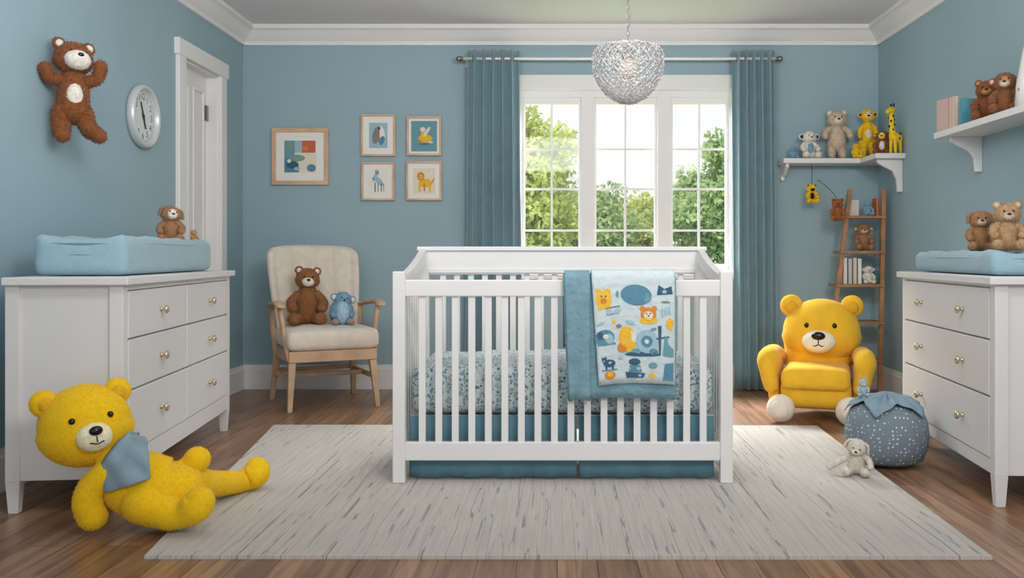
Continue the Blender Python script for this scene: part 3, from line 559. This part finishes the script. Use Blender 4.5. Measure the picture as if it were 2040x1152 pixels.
picture('large square framed abstract print of blue and coral shapes', 543, 256, 656, 369, .03, .06, CRM, [Q(-1, 0, -.1, .45, BL), Q(-1, .45, -.35, 1, TE), Q(-.35, .62, .5, 1, LI), Q(.1, .62, .95, 1, RE), ('p', [(-.35, .55), (.2, .62), (.95, .5), (.95, .2), (.2, .05), (-.3, .3)], CRM), E(.3, .76, .22, .08, OR), E(-.65, .82, .25, .1, SG), E(-.2, .45, .5, .11, SG), E(-.5, .24, .4, .12, NA), E(.7, .14, .28, .12, BL), E(-.7, .36, .12, .06, WH), E(-.2, .12, .2, .05, LI)])
picture('small framed print of a grey-blue butterfly, upper left of the four', 720, 229, 789, 312, .014, .045, LI, [Q(-.98, .02, .98, .98, LI), E(-.25, .5, .45, .3, GR, .5), E(.35, .6, .4, .24, WH, -.4), E(.4, .3, .3, .16, BL, .3), E(.05, .5, .1, .3, RE), E(.1, .78, .14, .07, NA)])
picture('small framed print of a yellow bird on teal, upper right of the four', 811, 233, 880, 311, .014, .018, TE, [E(.1, .42, .55, .13, YE), E(-.15, .52, .26, .12, YE, .4), E(.2, .64, .32, .08, CRM, .5), E(-.1, .72, .2, .08, CRM), E(-.35, .34, .14, .04, OR), E(.5, .3, .2, .03, CRM), E(-.3, .55, .04, .02, NA), E(0, .24, .5, .015, NA)])
picture('small framed print of a blue-grey donkey, lower left of the four', 721, 324, 787, 400, .014, .035, WH, [E(.1, .5, .5, .14, LI, -.3), E(-.3, .68, .3, .12, LI, .6), E(-.2, .88, .09, .1, GR), E(0, .86, .08, .1, GR), Q(-.35, .08, -.25, .45, NA), Q(-.05, .08, .04, .42, GR), Q(.3, .08, .38, .42, NA), Q(.55, .1, .62, .4, GR), E(-.5, .62, .1, .05, GR)])
picture('small framed print of an orange lion, lower right of the four', 810, 322, 881, 400, .014, .035, CRM, [E(.1, .42, .6, .17, YE), E(-.3, .68, .34, .17, OR), E(-.3, .66, .2, .1, YE), Q(-.5, .08, -.3, .42, YE), Q(-.05, .1, .1, .4, OR), Q(.45, .08, .6, .42, YE), E(.8, .5, .18, .04, OR, .7), E(-.35, .66, .05, .02, NA)])
# ---------------------------------------------------------------- clock
t = thing('wall_clock', 'round white wall clock beside the door on the left wall', 'clock', (XL, 5.06, 1.717)); Tc = rot((0, PI/2, 0)).to_4x4()
MB().lathe([(0, .001), (.166, .001), (.172, .022), (.167, .044), (.157, .05), (.147, .04), (.145, .018), (0, .018)], Tc, 40).build('case', M('clock_case', (208, 210, 212), .3, metal=.2), t)
MB().lathe([(0, .0185), (.145, .0185)], Tc, 40).build('dial', M('dial_white', (214, 220, 224), .5), t)
def textmesh(txt, size):
    cu = bpy.data.curves.new('txt', 'FONT'); cu.body = txt; cu.size = size; cu.align_x = 'CENTER'; cu.align_y = 'CENTER'
    o = bpy.data.objects.new('txt', cu); col.objects.link(o); dg = bpy.context.evaluated_depsgraph_get(); dg.update(); me = bpy.data.meshes.new_from_object(o.evaluated_get(dg))
    v = [tuple(x.co) for x in me.vertices]; f = [tuple(p.vertices) for p in me.polygons]; bpy.data.objects.remove(o); return v, f
g = MB(); inkm = M('ink', (52, 54, 58), .6)
for n in range(1, 13):
    a = PI/2-n*PI/6; v, f = textmesh(str(n), .05); cy_, cz_ = .107*math.cos(a), .107*math.sin(a)
    g.add([(.0195, cy_+x, cz_+y) for x, y, z in v], f, 0, False)
for n in range(60):
    a = n*PI/30; g.bar((.0195, .132*math.cos(a), .132*math.sin(a)), (.0195, .142*math.cos(a), .142*math.sin(a)), .0024, .0006, up=(1, 0, 0))
g.build('numerals', inkm, t)
g = MB(); g.bar((.023, -.01, .02), (.023, .03, -.065), .012, .002, up=(1, 0, 0)); g.build('hour_hand', inkm, t)
g = MB(); g.bar((.025, .01, -.02), (.025, -.035, .075), .009, .002, up=(1, 0, 0)); g.ell((.024, 0, 0), (.005, .012, .012)); g.build('minute_hand', inkm, t)
# ---------------------------------------------------------------- curtains + rod
def curtain(label, a0, a1, b0, b1):
    Yc = 6.62; zt, zb = EZ+(VY-100)*Yc/F, .012; t = thing('curtain', label, 'curtain', ((a0+a1)/2*Yc/F-VX*Yc/F, Yc, zb), 0, ); ox_ = t.location.x
    n = 120; m = 20; vs = []; fs = []
    for i in range(n+1):
        u = i/n
        for j in range(m+1):
            v = j/m; lo = (a0*(1-v)+b0*v-VX)*Yc/F; hi = (a1*(1-v)+b1*v-VX)*Yc/F
            ph = u*2*PI*5.5+.5*math.sin(v*3+u*5)*v; x = lo+(hi-lo)*u+.01*math.sin(ph*2)
            y = .045*(1-.15*v)*math.sin(ph)+.006*math.sin(ph*2.3+v*4)*v; vs.append((x-ox_, y, (zt-(zt-zb)*v)-zb))
    for i in range(n):
        for j in range(m): fs.append((i*(m+1)+j, i*(m+1)+j+1, (i+1)*(m+1)+j+1, (i+1)*(m+1)+j))
    MB().add(vs, fs).build('panel', teal_c, t, solid=.003)
    zr = EZ+(VY-117)*Yc/F-zb
    for i in range(5):
        x = (a0+(a1-a0)*(i+.5)/5-VX)*Yc/F-ox_
        g = MB(); g.lathe([(.022, -.002), (.028, 0), (.022, .002)], Matrix.Translation((x, 0, zr)) @ rot((0, PI/2, 0)).to_4x4(), 16)
        g.build('grommet', metalm, t)
curtain('long teal curtain left of the window', 932, 1034, 924, 1040)
curtain('long teal curtain right of the window', 1458, 1543, 1462, 1548)
Yc = 6.62; zr = EZ+(VY-117)*Yc/F; t = thing('curtain_rod', 'silver curtain rod with round finials above the window', 'curtain rod', (.4, Yc, zr))
xa, xb = (920-VX)*Yc/F-.4, (1548-VX)*Yc/F-.4
MB().tube([(xa, 0, 0), (0, 0, 0), (xb, 0, 0)], .011, seg=12).build('rod', M('rod_white', (224, 224, 224), .3, metal=.3), t)
for x, s_ in ((xa, -1), (xb, 1)):
    g = MB(); g.ell((x+s_*.02, 0, 0), .022); g.ell((x+s_*.0, 0, 0), (.012, .016, .016)); g.build('finial', metalm, t)
    g = MB(); g.b2((x-s_*.03-.007, 0, -.016), (x-s_*.03+.007, BY-Yc-.001, .0)); g.b2((x-s_*.03-.014, BY-Yc-.008, -.04), (x-s_*.03+.014, BY-Yc-.001, .03)); g.build('bracket', metalm, t)
# ---------------------------------------------------------------- pendant lamp
lx = .319; ly = 4.2; lz = 1.775
t = thing('pendant_lamp', 'crystal bowl pendant lamp hanging on a chain above the crib', 'pendant lamp', (lx, ly, CZ))
z0 = lz-CZ; MB().lathe([(0, -.001), (.06, -.001), (.058, -.02), (.03, -.035), (0, -.036)], None, 24).build('ceiling_cap', metalm, t)
g = MB(); zz = -.03; i = 0
while zz > z0+.14:
    c = Vector((0, 0, zz-.011)); pts = []
    for q in range(9):
        a = 2*PI*q/8; pts.append(c+(Vector((.006*math.cos(a), 0, .012*math.sin(a))) if i % 2 else Vector((0, .006*math.cos(a), .012*math.sin(a)))))
    g.chain(pts, [.0018]*9, seg=5, steps=1, cap=False); zz -= .0195; i += 1
g.tube([(.003, .002, 0), (.004, -.002, z0/2), (0, 0, z0+.14)], .0015, seg=5); g.build('chain', metalm, t)
prof = [(.122, .127), (.142, .12), (.154, .106), (.16, .086), (.161, .064), (.16, .042), (.157, .02), (.151, -.002), (.142, -.024), (.131, -.045), (.117, -.065), (.101, -.083), (.083, -.099), (.062, -.112), (.04, -.122), (.016, -.128), (.0, -.13)]
g = MB(); nr = 28
jit = {}
def node(j, i):
    i %= nr
    if (j, i) not in jit: jit[(j, i)] = (random.uniform(-.2, .2), random.uniform(-.003, .003))
    r, z = prof[j]; a = 2*PI*(i+.5*(j % 2)+jit[(j, i)][0])/nr; return Vector((r*math.cos(a), r*math.sin(a), z+z0+jit[(j, i)][1]))
for j in range(len(prof)-2):
    for i in range(nr):
        p = node(j, i)
        for q in ((j+1, i), (j+1, i-1 if j % 2 == 0 else i+1)): 
            e = node(*q); g.bar(p, e, .0028, .0028)
        if j == 0 or j == 1: g.bar(p, node(j, i+1), .003, .003)
        if (i+j) % 2 == 0: g.add([p+Vector(d)*.0065 for d in ((1, 0, 0), (-1, 0, 0), (0, 1, 0), (0, -1, 0), (0, 0, 1), (0, 0, -1))], [(0, 2, 4), (2, 1, 4), (1, 3, 4), (3, 0, 4), (2, 0, 5), (1, 2, 5), (3, 1, 5), (0, 3, 5)], 0, False)
sh = g.build('shade', crystal('crystal_facets', .32, .68, 90, .88), t)
MB().lathe([(r*.965, z+z0) for r, z in prof], None, 48).build('glass_bowl', crystal('crystal_bowl', .12, .5, 74, .72), t)
g = MB(); g.lathe([(0, z0+.14), (.022, z0+.14), (.022, z0+.09), (.03, z0+.07), (0, z0+.07)], None, 16); g.build('socket', metalm, t)
g = MB(); g.lathe([(0, z0+.130), (.12, z0+.129), (.12, z0+.125), (0, z0+.125)], None, 30); g.build('top_plate', trimw, t)
MB().ell((0, 0, z0+.03), (.045, .045, .05)).build('bulb', M('bulb_glass', (226, 206, 182), .3), t)
# ---------------------------------------------------------------- corner shelf
SZ = 1.645
t = thing('corner_shelf', 'white L-shaped corner shelf on the back and right walls', 'shelf', (XR, BY, SZ)); sx0 = (1562-VX)*6.52/F
def rel(p): return (p[0]-XR, p[1]-BY, p[2]-SZ)
poly = [(sx0, BY-.001), (sx0, BY-.2), (XR-.2, BY-.2), (XR-.2, 6.2), (XR-.001, 6.2), (XR-.001, BY-.001)]
MB().prism(poly, lambda a, b: rel((a, b, SZ-.035)), lambda a, b: rel((a, b, SZ))).build('shelf_board', white, t, bevel=.003)
def bracket(fnp, w_, h_, parent, T=.025):
    poly = [(0, 0), (w_, 0), (w_, -.025), (w_*.75, -.05), (w_*.4, -.08), (w_*.24, -h_*.62), (w_*.2, -h_), (0, -h_)]
    g = MB(); g.prism(poly, lambda a, b: fnp(a, b, 0), lambda a, b: fnp(a, b, T)); g.build('bracket', white, parent, bevel=.002)
bracket(lambda a, b, q: rel((sx0+.02+q, BY-.001-a, SZ-.035+b)), .17, .11, t)
bracket(lambda a, b, q: rel((XR-.001-a, 6.25+q, SZ-.035+b)), .17, .22, t)
t = thing('wall_shelf', 'white bracketed shelf high on the right wall above the dresser', 'shelf', (XR, 4.4, SZ))
rel2 = lambda p: (p[0]-XR, p[1]-4.4, p[2]-SZ)
w = MB(); w.b2(rel2((2.1, 3.5, SZ-.035)), rel2((XR-.001, 5.2, SZ))); w.build('shelf_board', white, t, bevel=.003)
bracket(lambda a, b, q: rel2((XR-.001-a, 5.08+q, SZ-.035+b)), .17, .19, t); bracket(lambda a, b, q: rel2((XR-.001-a, 3.7+q, SZ-.035+b)), .17, .19, t)
# toys on corner shelf
F_blk = M('black_felt', (44, 42, 44), .9)
plush('teddy_bear', 'cream teddy standing in the middle of the corner shelf', 'stuffed bear', (1.985, 6.62, SZ), R(-4), .345, F_crm, F_wht, pose='stand', hr=(.185, .165, .165), torso=([(0, 0, .33), (0, 0, .46), (0, 0, .6)], [.17, .165, .12]), arms=[[(.12, 0, .62), (.22, -.05, .56), (.25, -.1, .46)], [(-.12, 0, .62), (-.22, -.05, .56), (-.25, -.1, .46)]])
plush('plush_panda', 'white plush with dark ears at the left of the corner shelf', 'stuffed panda', (1.785, 6.61, SZ), R(5), .21, F_wht, F_wht, ears='side', inner=M('dark_plush', (46, 48, 54), .9), belly=F_blu, es=1.2)
plush('plush_chick', 'small blue plush at the left end of the corner shelf', 'stuffed bird', (1.67, 6.6, SZ), R(10), .1, F_blu, beak=om, ears='none')
plush('plush_chick', 'small yellow plush chick with orange beak right of the cream teddy', 'stuffed chick', (2.1, 6.55, SZ), 0, .11, F_yel, beak=om, ears='none')
plush('plush_monkey', 'brown and yellow plush sitting at the corner shelf right end', 'stuffed animal', (2.215, 6.35, SZ), R(-25), .18, F_brn, F_yel, belly=F_wht, ears='side', patch=F_wht)
plush('plush_penguin', 'upright yellow and black plush behind the brown plush on the corner shelf', 'stuffed bird', (2.195, 6.59, SZ), R(-10), .36, F_yel, beak=F_blk, ears='side', inner=F_blk, pose='stand', patch=F_wht, belly=F_wht, torso=([(0, 0, .35), (0, 0, .5), (0, 0, .64)], [.1, .11, .085]), hr=(.12, .11, .12), head=(0, -.01, .84), ar=(.04, .045, .03), arms=[[(.08, 0, .64), (.14, -.02, .55), (.15, -.02, .42)], [(-.08, 0, .64), (-.14, -.02, .55), (-.15, -.02, .42)]])
def giraffe(label, loc, rz, h, body, spot):
    t = thing('toy_giraffe', label, 'toy giraffe', loc, rz)
    b = MB().chain([(0, .05*h, .3*h), (0, -.06*h, .34*h)], [.1*h, .095*h]).build('torso', body, t)
    for sx in (-1, 1):
        for y in (-.08, .07): MB().chain([(sx*.05*h, y*h, .26*h), (sx*.06*h, y*h, .03*h)], [.035*h, .028*h], seg=8).build('leg', body, t)
    n = MB().chain([(0, -.09*h, .36*h), (0, -.12*h, .6*h), (0, -.13*h, .82*h)], [.065*h, .05*h, .045*h]).build('neck', body, t)
    hd = MB().chain([(0, -.12*h, .88*h), (0, -.24*h, .83*h)], [.065*h, .045*h]).build('head', body, t)
    g = MB()
    for sx in (-1, 1): g.chain([(sx*.03*h, -.1*h, .92*h), (sx*.035*h, -.1*h, .99*h)], [.012*h, .018*h], seg=8)
    g.build('horns', spot, hd)
    g = MB()
    for i in range(16):
        a = i*2.4; z = .3+.55*i/16; r = .052 if z > .45 else .095; y = -.1-.02*(z > .5) if z > .45 else 0
        g.ell(((r*math.cos(a)*.95)*h, (y+r*math.sin(a)*.95)*h, z*h), (.02*h, .02*h, .025*h), nu=8, nv=6)
    g.build('spots', spot, n)
    for sx in (-1, 1): MB().ell((sx*.05*h, -.17*h, .9*h), .012*h, nu=8, nv=6).build('eye', black, hd)
giraffe('slim yellow toy giraffe with black spots nearest the right end of the corner shelf', (2.265, 6.235, SZ), R(-60), .33, F_yel, F_blk)
t = plush('plush_bird', 'yellow plush hanging on a cord under the corner shelf', 'stuffed toy', (1.79, 6.56, 1.33), 0, .14, F_yel, F_blk, ears='round', inner=F_blk, belly=F_blk)
MB().tube([(0, 0, .12), (.002, 0, .2), (0, 0, SZ-.039-1.33)], .002, seg=5).build('cord', F_blk, t)
t = plush('plush_fox', 'small russet plush hanging beside the ladder shelf', 'stuffed toy', (1.925, 6.4, 1.2), R(-10), .16, fur('fox_fur', (162, 98, 56)), F_brn, ears='round')
MB().tube([(0, 0, .14), (-.03, .05, .2), (-.1, .2, .29), (-.1, .32, .3)], .002, seg=5).build('cord', F_blk, t)
# ---------------------------------------------------------------- ladder shelf
t = thing('ladder_shelf', 'wooden ladder shelf in the corner behind the yellow bear chair', 'ladder shelf', (2.05, 6.45, 0))
def rl(x, y, z): return (x-2.05, y-6.45, z)
for (x0, xt) in ((1.82, 2.03), (2.2, 2.262)):
    MB().bar(rl(x0, 6.36, 0.0), rl(xt, 6.46, 1.42), .028, .03, up=(0, 1, 0)).build('rail', ladder_w, t, bevel=.002)
for z in (1.238, .995, .766, .51, .25):
    f = z/1.42; xl = 1.82+.21*f; xr = 2.2+.062*f; yf = 6.36+.1*f
    MB().b2(rl(xl-.02, yf-.03, z-.02), rl(xr+.012, 6.6-.03*f, z)).build('shelf', ladder_w, t, bevel=.002)
def book(label, loc, rz, w_, d_, h_, c, group=None, ry=0):
    t = thing('book', label, 'book', loc, rz, group, ry=ry)
    cm = M('cover_%d_%d_%d' % c, c, .6); g = MB(); g.b2((-w_/2, 0, 0), (-w_/2+.002, d_, h_)); g.b2((w_/2-.002, 0, 0), (w_/2, d_, h_)); g.b2((-w_/2, 0, 0), (w_/2, .002, h_)); g.build('cover', cm, t)
    MB().b2((-w_/2+.002, .002, .003), (w_/2-.002, d_-.004, h_-.003)).build('pages', M('pages', (232, 226, 212), .9), t); return t
book('grey-blue picture book standing on the ladder top shelf', (2.075, 6.5, 1.239), R(84), .012, .1, .15, (150, 170, 182))
book('pale book leaning on the ladder top shelf', (2.095, 6.475, 1.239), R(88), .014, .08, .11, (208, 206, 200))
book('orange book at the right of the ladder top shelf', (2.215, 6.45, 1.239), 0, .02, .08, .12, (206, 108, 60))
plush('plush_bird', 'tiny blue plush on the ladder top shelf beside the orange book', 'stuffed toy', (2.15, 6.45, 1.239), 0, .11, F_blu, beak=om, ears='round')
plush('teddy_bear', 'tan teddy sitting on the ladder second shelf', 'stuffed bear', (2.135, 6.5, .996), R(-8), .2, F_tan, F_crm, ears='side')
for i, (c, l) in enumerate((((222, 218, 206), 'cream book at the left of the ladder third shelf'), ((196, 200, 198), 'pale grey book second on the ladder third shelf'), ((214, 204, 186), 'beige book third on the ladder third shelf'), ((232, 230, 226), 'white book beside the toys on the ladder third shelf'))):
    book(l, (1.985+i*.033, 6.42, .767), 0, .029, .12, .18-.006*(i % 2), c, 'books on the ladder third shelf')
plush('plush_lamb', 'small white plush lamb on the ladder third shelf', 'stuffed lamb', (2.15, 6.44, .767), R(-5), .13, F_wht, F_gry, ears='side')
plush('plush_bird', 'small teal plush at the right of the ladder third shelf', 'stuffed toy', (2.222, 6.5, .767), R(-5), .1, fur('teal_fur', (84, 150, 160)), beak=om, ears='none')
# right wall shelf items
book('pink book at the far end of the right wall shelf', (2.135, 5.06, SZ), R(8), .02, .12, .175, (200, 172, 162), 'books on the right wall shelf')
book('cream book beside the pink one on the right wall shelf', (2.16, 5.04, SZ), R(8), .022, .12, .18, (216, 204, 188), 'books on the right wall shelf')
book('teal picture book with its cover showing on the right wall shelf', (2.15, 4.97, SZ), R(-80), .014, .14, .155, (96, 158, 174))
plush('teddy_bear', 'dark russet teddy next to the books on the right wall shelf', 'stuffed bear', (2.205, 4.78, SZ), R(-28), .225, F_brn, F_cam)
plush('teddy_bear', 'russet teddy with cream face at the near end of the right wall shelf', 'stuffed bear', (2.185, 4.545, SZ), R(-30), .22, fur('walnut_fur', (130, 84, 54)), F_crm, ears='side', patch=F_cam)
t = thing('toy_tent', 'tall white pointed fabric toy with grey stars on the right wall shelf', 'fabric toy', (2.225, 4.36, SZ))
m = M('white_star_cloth', (222, 220, 218), .9, .02, 20, .3, 100)
MB().lathe([(0, 0.001), (.078, 0.001), (.072, .12), (.044, .28), (.012, .41), (.0, .425)], None, 24).build('cone', m, t)
g = MB()
for i in range(22):
    a = i*2.4; z = .03+.34*i/22; r = .078-(.062*max(0, z-.05)/.35)+.001; g.ell((r*math.cos(a), r*math.sin(a), z), (.006, .006, .008), nu=6, nv=4)
g.build('stars', M('grey_print', (120, 124, 130), .9), t)
plush('teddy_bear', 'smaller camel teddy with drooping ears, left of the pair on the right changing pad', 'stuffed bear', loc_on(C_, aR, .36, .26, .98), R(-15), .205, F_tan, F_crm, ears='floppy')
plush('teddy_bear', 'larger light tan teddy on the right changing pad nearest the frame edge', 'stuffed bear', loc_on(C_, aR, .62, .285, .98), R(-18), .23, fur('sand_fur', (184, 150, 112)), F_crm, ears='round')
# ---------------------------------------------------------------- yellow bear chair
bc = Vector((1.55, 5.56, 0)); t = thing('bear_chair', 'yellow plush bear-shaped child armchair in front of the ladder shelf', 'kids chair', bc, R(-18))
MB().rbox((0, -.01, .165), (.40, .46, .18), .06, (14, 14, 8)).build('base', velv, t)
MB().rbox((0, -.07, .25), (.385, .42, .12), .045, (20, 20, 10), lambda p: (p.x, p.y, p.z+(.015 if p.z > 0 else 0)*(1-(p.x/.21)**2))).build('seat_cushion', velv, t)
MB().chain([(0, .17, .2), (0, .15, .34), (0, .15, .46)], [.18, .195, .21], seg=28, fl=(1, .62)).build('backrest', velv, t)
hd = MB().ell((.02, .13, .5), (.228, .15, .2), nu=32, nv=20, fn=lambda v: (v.x*(1+.05*(v.z < 0)), v.y, v.z)).build('head', velv, t)
for sx in (-1, 1):
    e = MB().ell((.02+sx*.178, .13, .655), (.068, .042, .068)).build('ear', velv, hd); MB().ell((.02+sx*.178, .105, .65), (.042, .03, .042)).build('inner_ear', M('gold_velvet', (226, 170, 46), .9), e)
    MB().ell((.02+sx*.08, -.006, .545), (.014, .01, .016), nu=12, nv=8).build('eye', black, hd)
    a = MB(); a.chain([(sx*.232, .19, .33), (sx*.255, .04, .368), (sx*.268, -.13, .362), (sx*.272, -.17, .34), (sx*.262, -.185, .26), (sx*.25, -.18, .2)], [.05, .055, .062, .062, .05, .045], seg=18); a.build('arm', velv, t)
    a = MB(); a.rbox((sx*.238, -.0, .225), (.065, .35, .26), .032, (8, 14, 8)); a.build('arm_side', velv, t)
    f = MB().ell((sx*.19, -.27, .083), (.08, .06, .082)).build('foot', velv_w, t); MB().ell((sx*.19, -.305, .083), (.056, .03, .058)).build('foot_pad', velv_w, f)
mo = MB().ell((.01, -.015, .45), (.098, .06, .068), nu=24, nv=16).build('muzzle', velv_w, hd)
MB().ell((.01, -.065, .487), (.04, .022, .025)).build('nose', black, mo)
g = MB(); g.tube([(.01, -.074, .466), (.01, -.077, .442)], .003, seg=6); g.tube([(-.03, -.062, .438), (-.01, -.07, .427), (.01, -.074, .437), (.03, -.07, .427), (.05, -.062, .438)], .003, seg=6); g.build('mouth', black, mo)
# ---------------------------------------------------------------- pouf
px_, py_, pz_ = 1.518, 4.3, .0125
t = thing('pouf', 'grey-blue dotted round pouf in front of the right dresser', 'pouf', (px_, py_, pz_))
MB().lathe([(0, .0), (.12, .0), (.16, .02), (.18, .07), (.186, .135), (.179, .195), (.158, .24), (.12, .268), (.07, .28), (0, .284)], None, 48).build('cushion', dots_mat(), t)
g = MB(); n = 120; m = 10; vs = [(0, 0, .318)]; fs = []
prof2 = [(0, .292), (.04, .289), (.085, .284), (.124, .274), (.158, .252), (.18, .22), (.19, .182), (.194, .152), (.194, .125)]
for j in range(1, m+1):
    for i in range(n):
        a = 2*PI*i/n; tri_ = 1-abs(((a*5/(2*PI)+.2) % 1)*2-1); reach = .38+.26*tri_**1.3; q = j/m*reach*8; q0 = min(7, int(q)); fq = q-q0
        r = prof2[q0][0]*(1-fq)+prof2[q0+1][0]*fq; z = prof2[q0][1]*(1-fq)+prof2[q0+1][1]*fq; rr = r+.003
        vs.append((rr*math.cos(a), rr*math.sin(a), z+.011+.008*math.sin(a*15+.5*math.sin(a*3))*min(1, j/3)*(1 if j < 8 else .4)+.022*max(0, 1-j/3.5)))
for i in range(n): fs.append((0, 1+i, 1+(i+1) % n))
for j in range(m-1):
    for i in range(n): fs.append((1+j*n+i, 1+(j+1)*n+i, 1+(j+1)*n+(i+1) % n, 1+j*n+(i+1) % n))
tag(MB().add(vs, fs).build('cloth', M('pouf_cloth', (132, 156, 169), .9, .05, 20, .3, 200), None, (px_, py_, pz_), solid=.004), 'blue pointed cloth draped over the dotted pouf', 'cloth')
plush('plush_bunny', 'tiny pale blue long-eared plush perched on the pouf cloth', 'stuffed bunny', (px_-.1, py_+.02, .309), R(-12), .085, fur('slate_fur', (168, 184, 194)), F_wht, ears='long')
plush('plush_lamb', 'small cream floppy-eared plush slumped on the floor against the pouf', 'stuffed lamb', (1.295, 4.04, .0125), R(-18), .175, F_gry, F_wht, ears='floppy', tilt=(R(14), R(14), 0), head=(.02, -.08, .68), arms=[[(.15, -.02, .5), (.3, -.06, .36), (.34, -.16, .22)], [(-.15, -.02, .45), (-.38, -.05, .3), (-.62, -.08, .16)]])
# ---------------------------------------------------------------- big yellow bear
rb = Vector((-1.43, 3.27, 0)); t = thing('teddy_bear', 'large yellow teddy with blue neckerchief slumped on the floor by the left dresser', 'stuffed bear', rb); t.location.z = .008
def G(px_, py_, Y): return P(px_, py_, Y)-rb
fz = (60000, .0035, .0009)
MB().chain([G(236, 925, 3.27), G(270, 962, 3.27), G(318, 984, 3.28), G(348, 986, 3.3)], [.078, .118, .12, .1], seg=28, steps=8).build('torso', F_big, t, fz=fz)
MB().chain([G(212, 950, 3.2), G(182, 980, 3.19), G(176, 1008, 3.19), G(184, 1032, 3.2)], [.05, .048, .05, .05], seg=18).build('arm', F_big, t, fz=fz)
MB().chain([G(325, 955, 3.36), G(368, 942, 3.42), G(393, 920, 3.44)], [.05, .042, .047], seg=18).build('arm', F_big, t, fz=fz)
MB().chain([G(290, 1005, 3.2), G(330, 1025, 3.19), G(366, 1027, 3.18), G(390, 1014, 3.17), G(398, 1004, 3.17)], [.078, .058, .048, .055, .05], seg=18).build('leg', F_big, t, fz=fz)
MB().chain([G(362, 968, 3.38), G(430, 968, 3.58), G(480, 963, 3.74), G(508, 950, 3.77), G(512, 940, 3.78)], [.066, .048, .043, .053, .05], seg=18).build('leg', F_big, t, fz=fz)
hc = G(170, 852, 3.27); hm = rot((R(-6), R(-6), R(38)))
ho = MB().ell(hc, (.15, .135, .143), hm, nu=36, nv=24, fn=lambda v: (v.x*(1+.06*(v.z < 0)), v.y, v.z)).build('head', F_big, t, fz=fz)
def hh(x, y, z): return hc+hm @ Vector((x, y, z))
for sx in (-1, 1):
    e = MB().ell(hh(sx*.118, .0, .1), (.046, .032, .046), hm).build('ear', F_big, ho, fz=fz); MB().ell(hh(sx*.116, -.02, .096), (.028, .018, .028), hm).build('inner_ear', fur('amber_fur', (224, 176, 32)), e)
    MB().ell(hh(sx*.06, -.12, .03), .011, hm, nu=12, nv=8).build('eye', black, ho)
mo = MB().ell(hh(.0, -.125, -.035), (.058, .044, .049), hm).build('muzzle', F_pal, ho, fz=(50000, .0015, .0008)); MB().ell(hh(0, -.169, -.012), (.022, .013, .016), hm, nu=14, nv=8).build('nose', black, mo)
g = MB(); g.tube([hh(0, -.169, -.03), hh(0, -.172, -.05)], .002, seg=5); g.tube([hh(-.022, -.164, -.05), hh(0, -.17, -.056), hh(.022, -.164, -.05)], .002, seg=5); g.build('mouth', black, mo)
g = MB(); axis0 = G(226, 915, 3.27); dirv = (G(335, 978, 3.28)-axis0).normalized()
n = 90; vs = []; fs = []; m = 14
up = Vector((.3, -1, .45)).normalized(); e1 = (up-dirv*up.dot(dirv)).normalized(); e2 = dirv.cross(e1)
for i in range(n):
    a = 2*PI*i/n; aa = a if a < PI else a-2*PI; pk = max(0, 1-abs(aa-.1)/1.25)
    for j in range(m+1):
        v = j/m; d = v*(.026+.15*pk); fold = .004*math.sin(aa*11-v*3)*(.4+v)
        rr = (.083+.05*min(1, d/.085))+.008+fold+(.008*math.exp(-((v-.12)/.1)**2))
        vs.append(axis0+dirv*d+(e1*math.cos(a)+e2*math.sin(a))*rr)
for i in range(n):
    for j in range(m): fs.append((i*(m+1)+j, i*(m+1)+j+1, ((i+1) % n)*(m+1)+j+1, ((i+1) % n)*(m+1)+j))
MB().add(vs, fs).build('neckerchief', cloth_b, t, solid=.005)
# ---------------------------------------------------------------- light, world, camera
wd = bpy.data.worlds.new('w'); bpy.context.scene.world = wd; wd.use_nodes = True; bg = wd.node_tree.nodes['Background']; bg.inputs[0].default_value = (.95, .98, 1, 1); bg.inputs[1].default_value = 1.05
def area(name, loc, target, sx, sy, pw, c=(1, 1, 1)):
    l = bpy.data.lights.new(name, 'AREA'); l.shape = 'RECTANGLE'; l.size = sx; l.size_y = sy; l.energy = pw; l.color = c
    o = bpy.data.objects.new(name, l); col.objects.link(o); o.location = loc; o.rotation_euler = (Vector(target)-Vector(loc)).to_track_quat('-Z', 'Y').to_euler(); return o
area('window_daylight', (.5, 8.6, 3.9), (.3, 4.6, .3), 3.5, 1.6, 1900, (1, .99, .97))
area('room_fill', (1.3, .2, 2.3), (-1.0, 5, 1.0), .8, .6, 46, (1, .97, .94))
area('ceiling_fill', (0, 2.7, 2.15), (0, 6.6, 2.85), 3.4, .4, 44, (1, .98, .96))  # added lamp, unseen above the view, brightens the far ceiling directly
s = bpy.data.lights.new('sun', 'SUN'); s.energy = 3.4; s.angle = R(3); so = bpy.data.objects.new('sun', s); col.objects.link(so); so.rotation_euler = (R(42), 0, R(-25))
cam = bpy.data.cameras.new('cam'); co = bpy.data.objects.new('cam', cam); col.objects.link(co); co.location = (0, 0, EZ); co.rotation_euler = (PI/2, 0, 0)
cam.sensor_width = 36; cam.lens = F/2040*36; cam.shift_x = -(VX-1020)/2040; cam.shift_y = -(576-VY)/2040; cam.clip_start = .05; cam.clip_end = 200
bpy.context.scene.camera = co
bpy.context.scene.view_settings.view_transform = 'Standard'
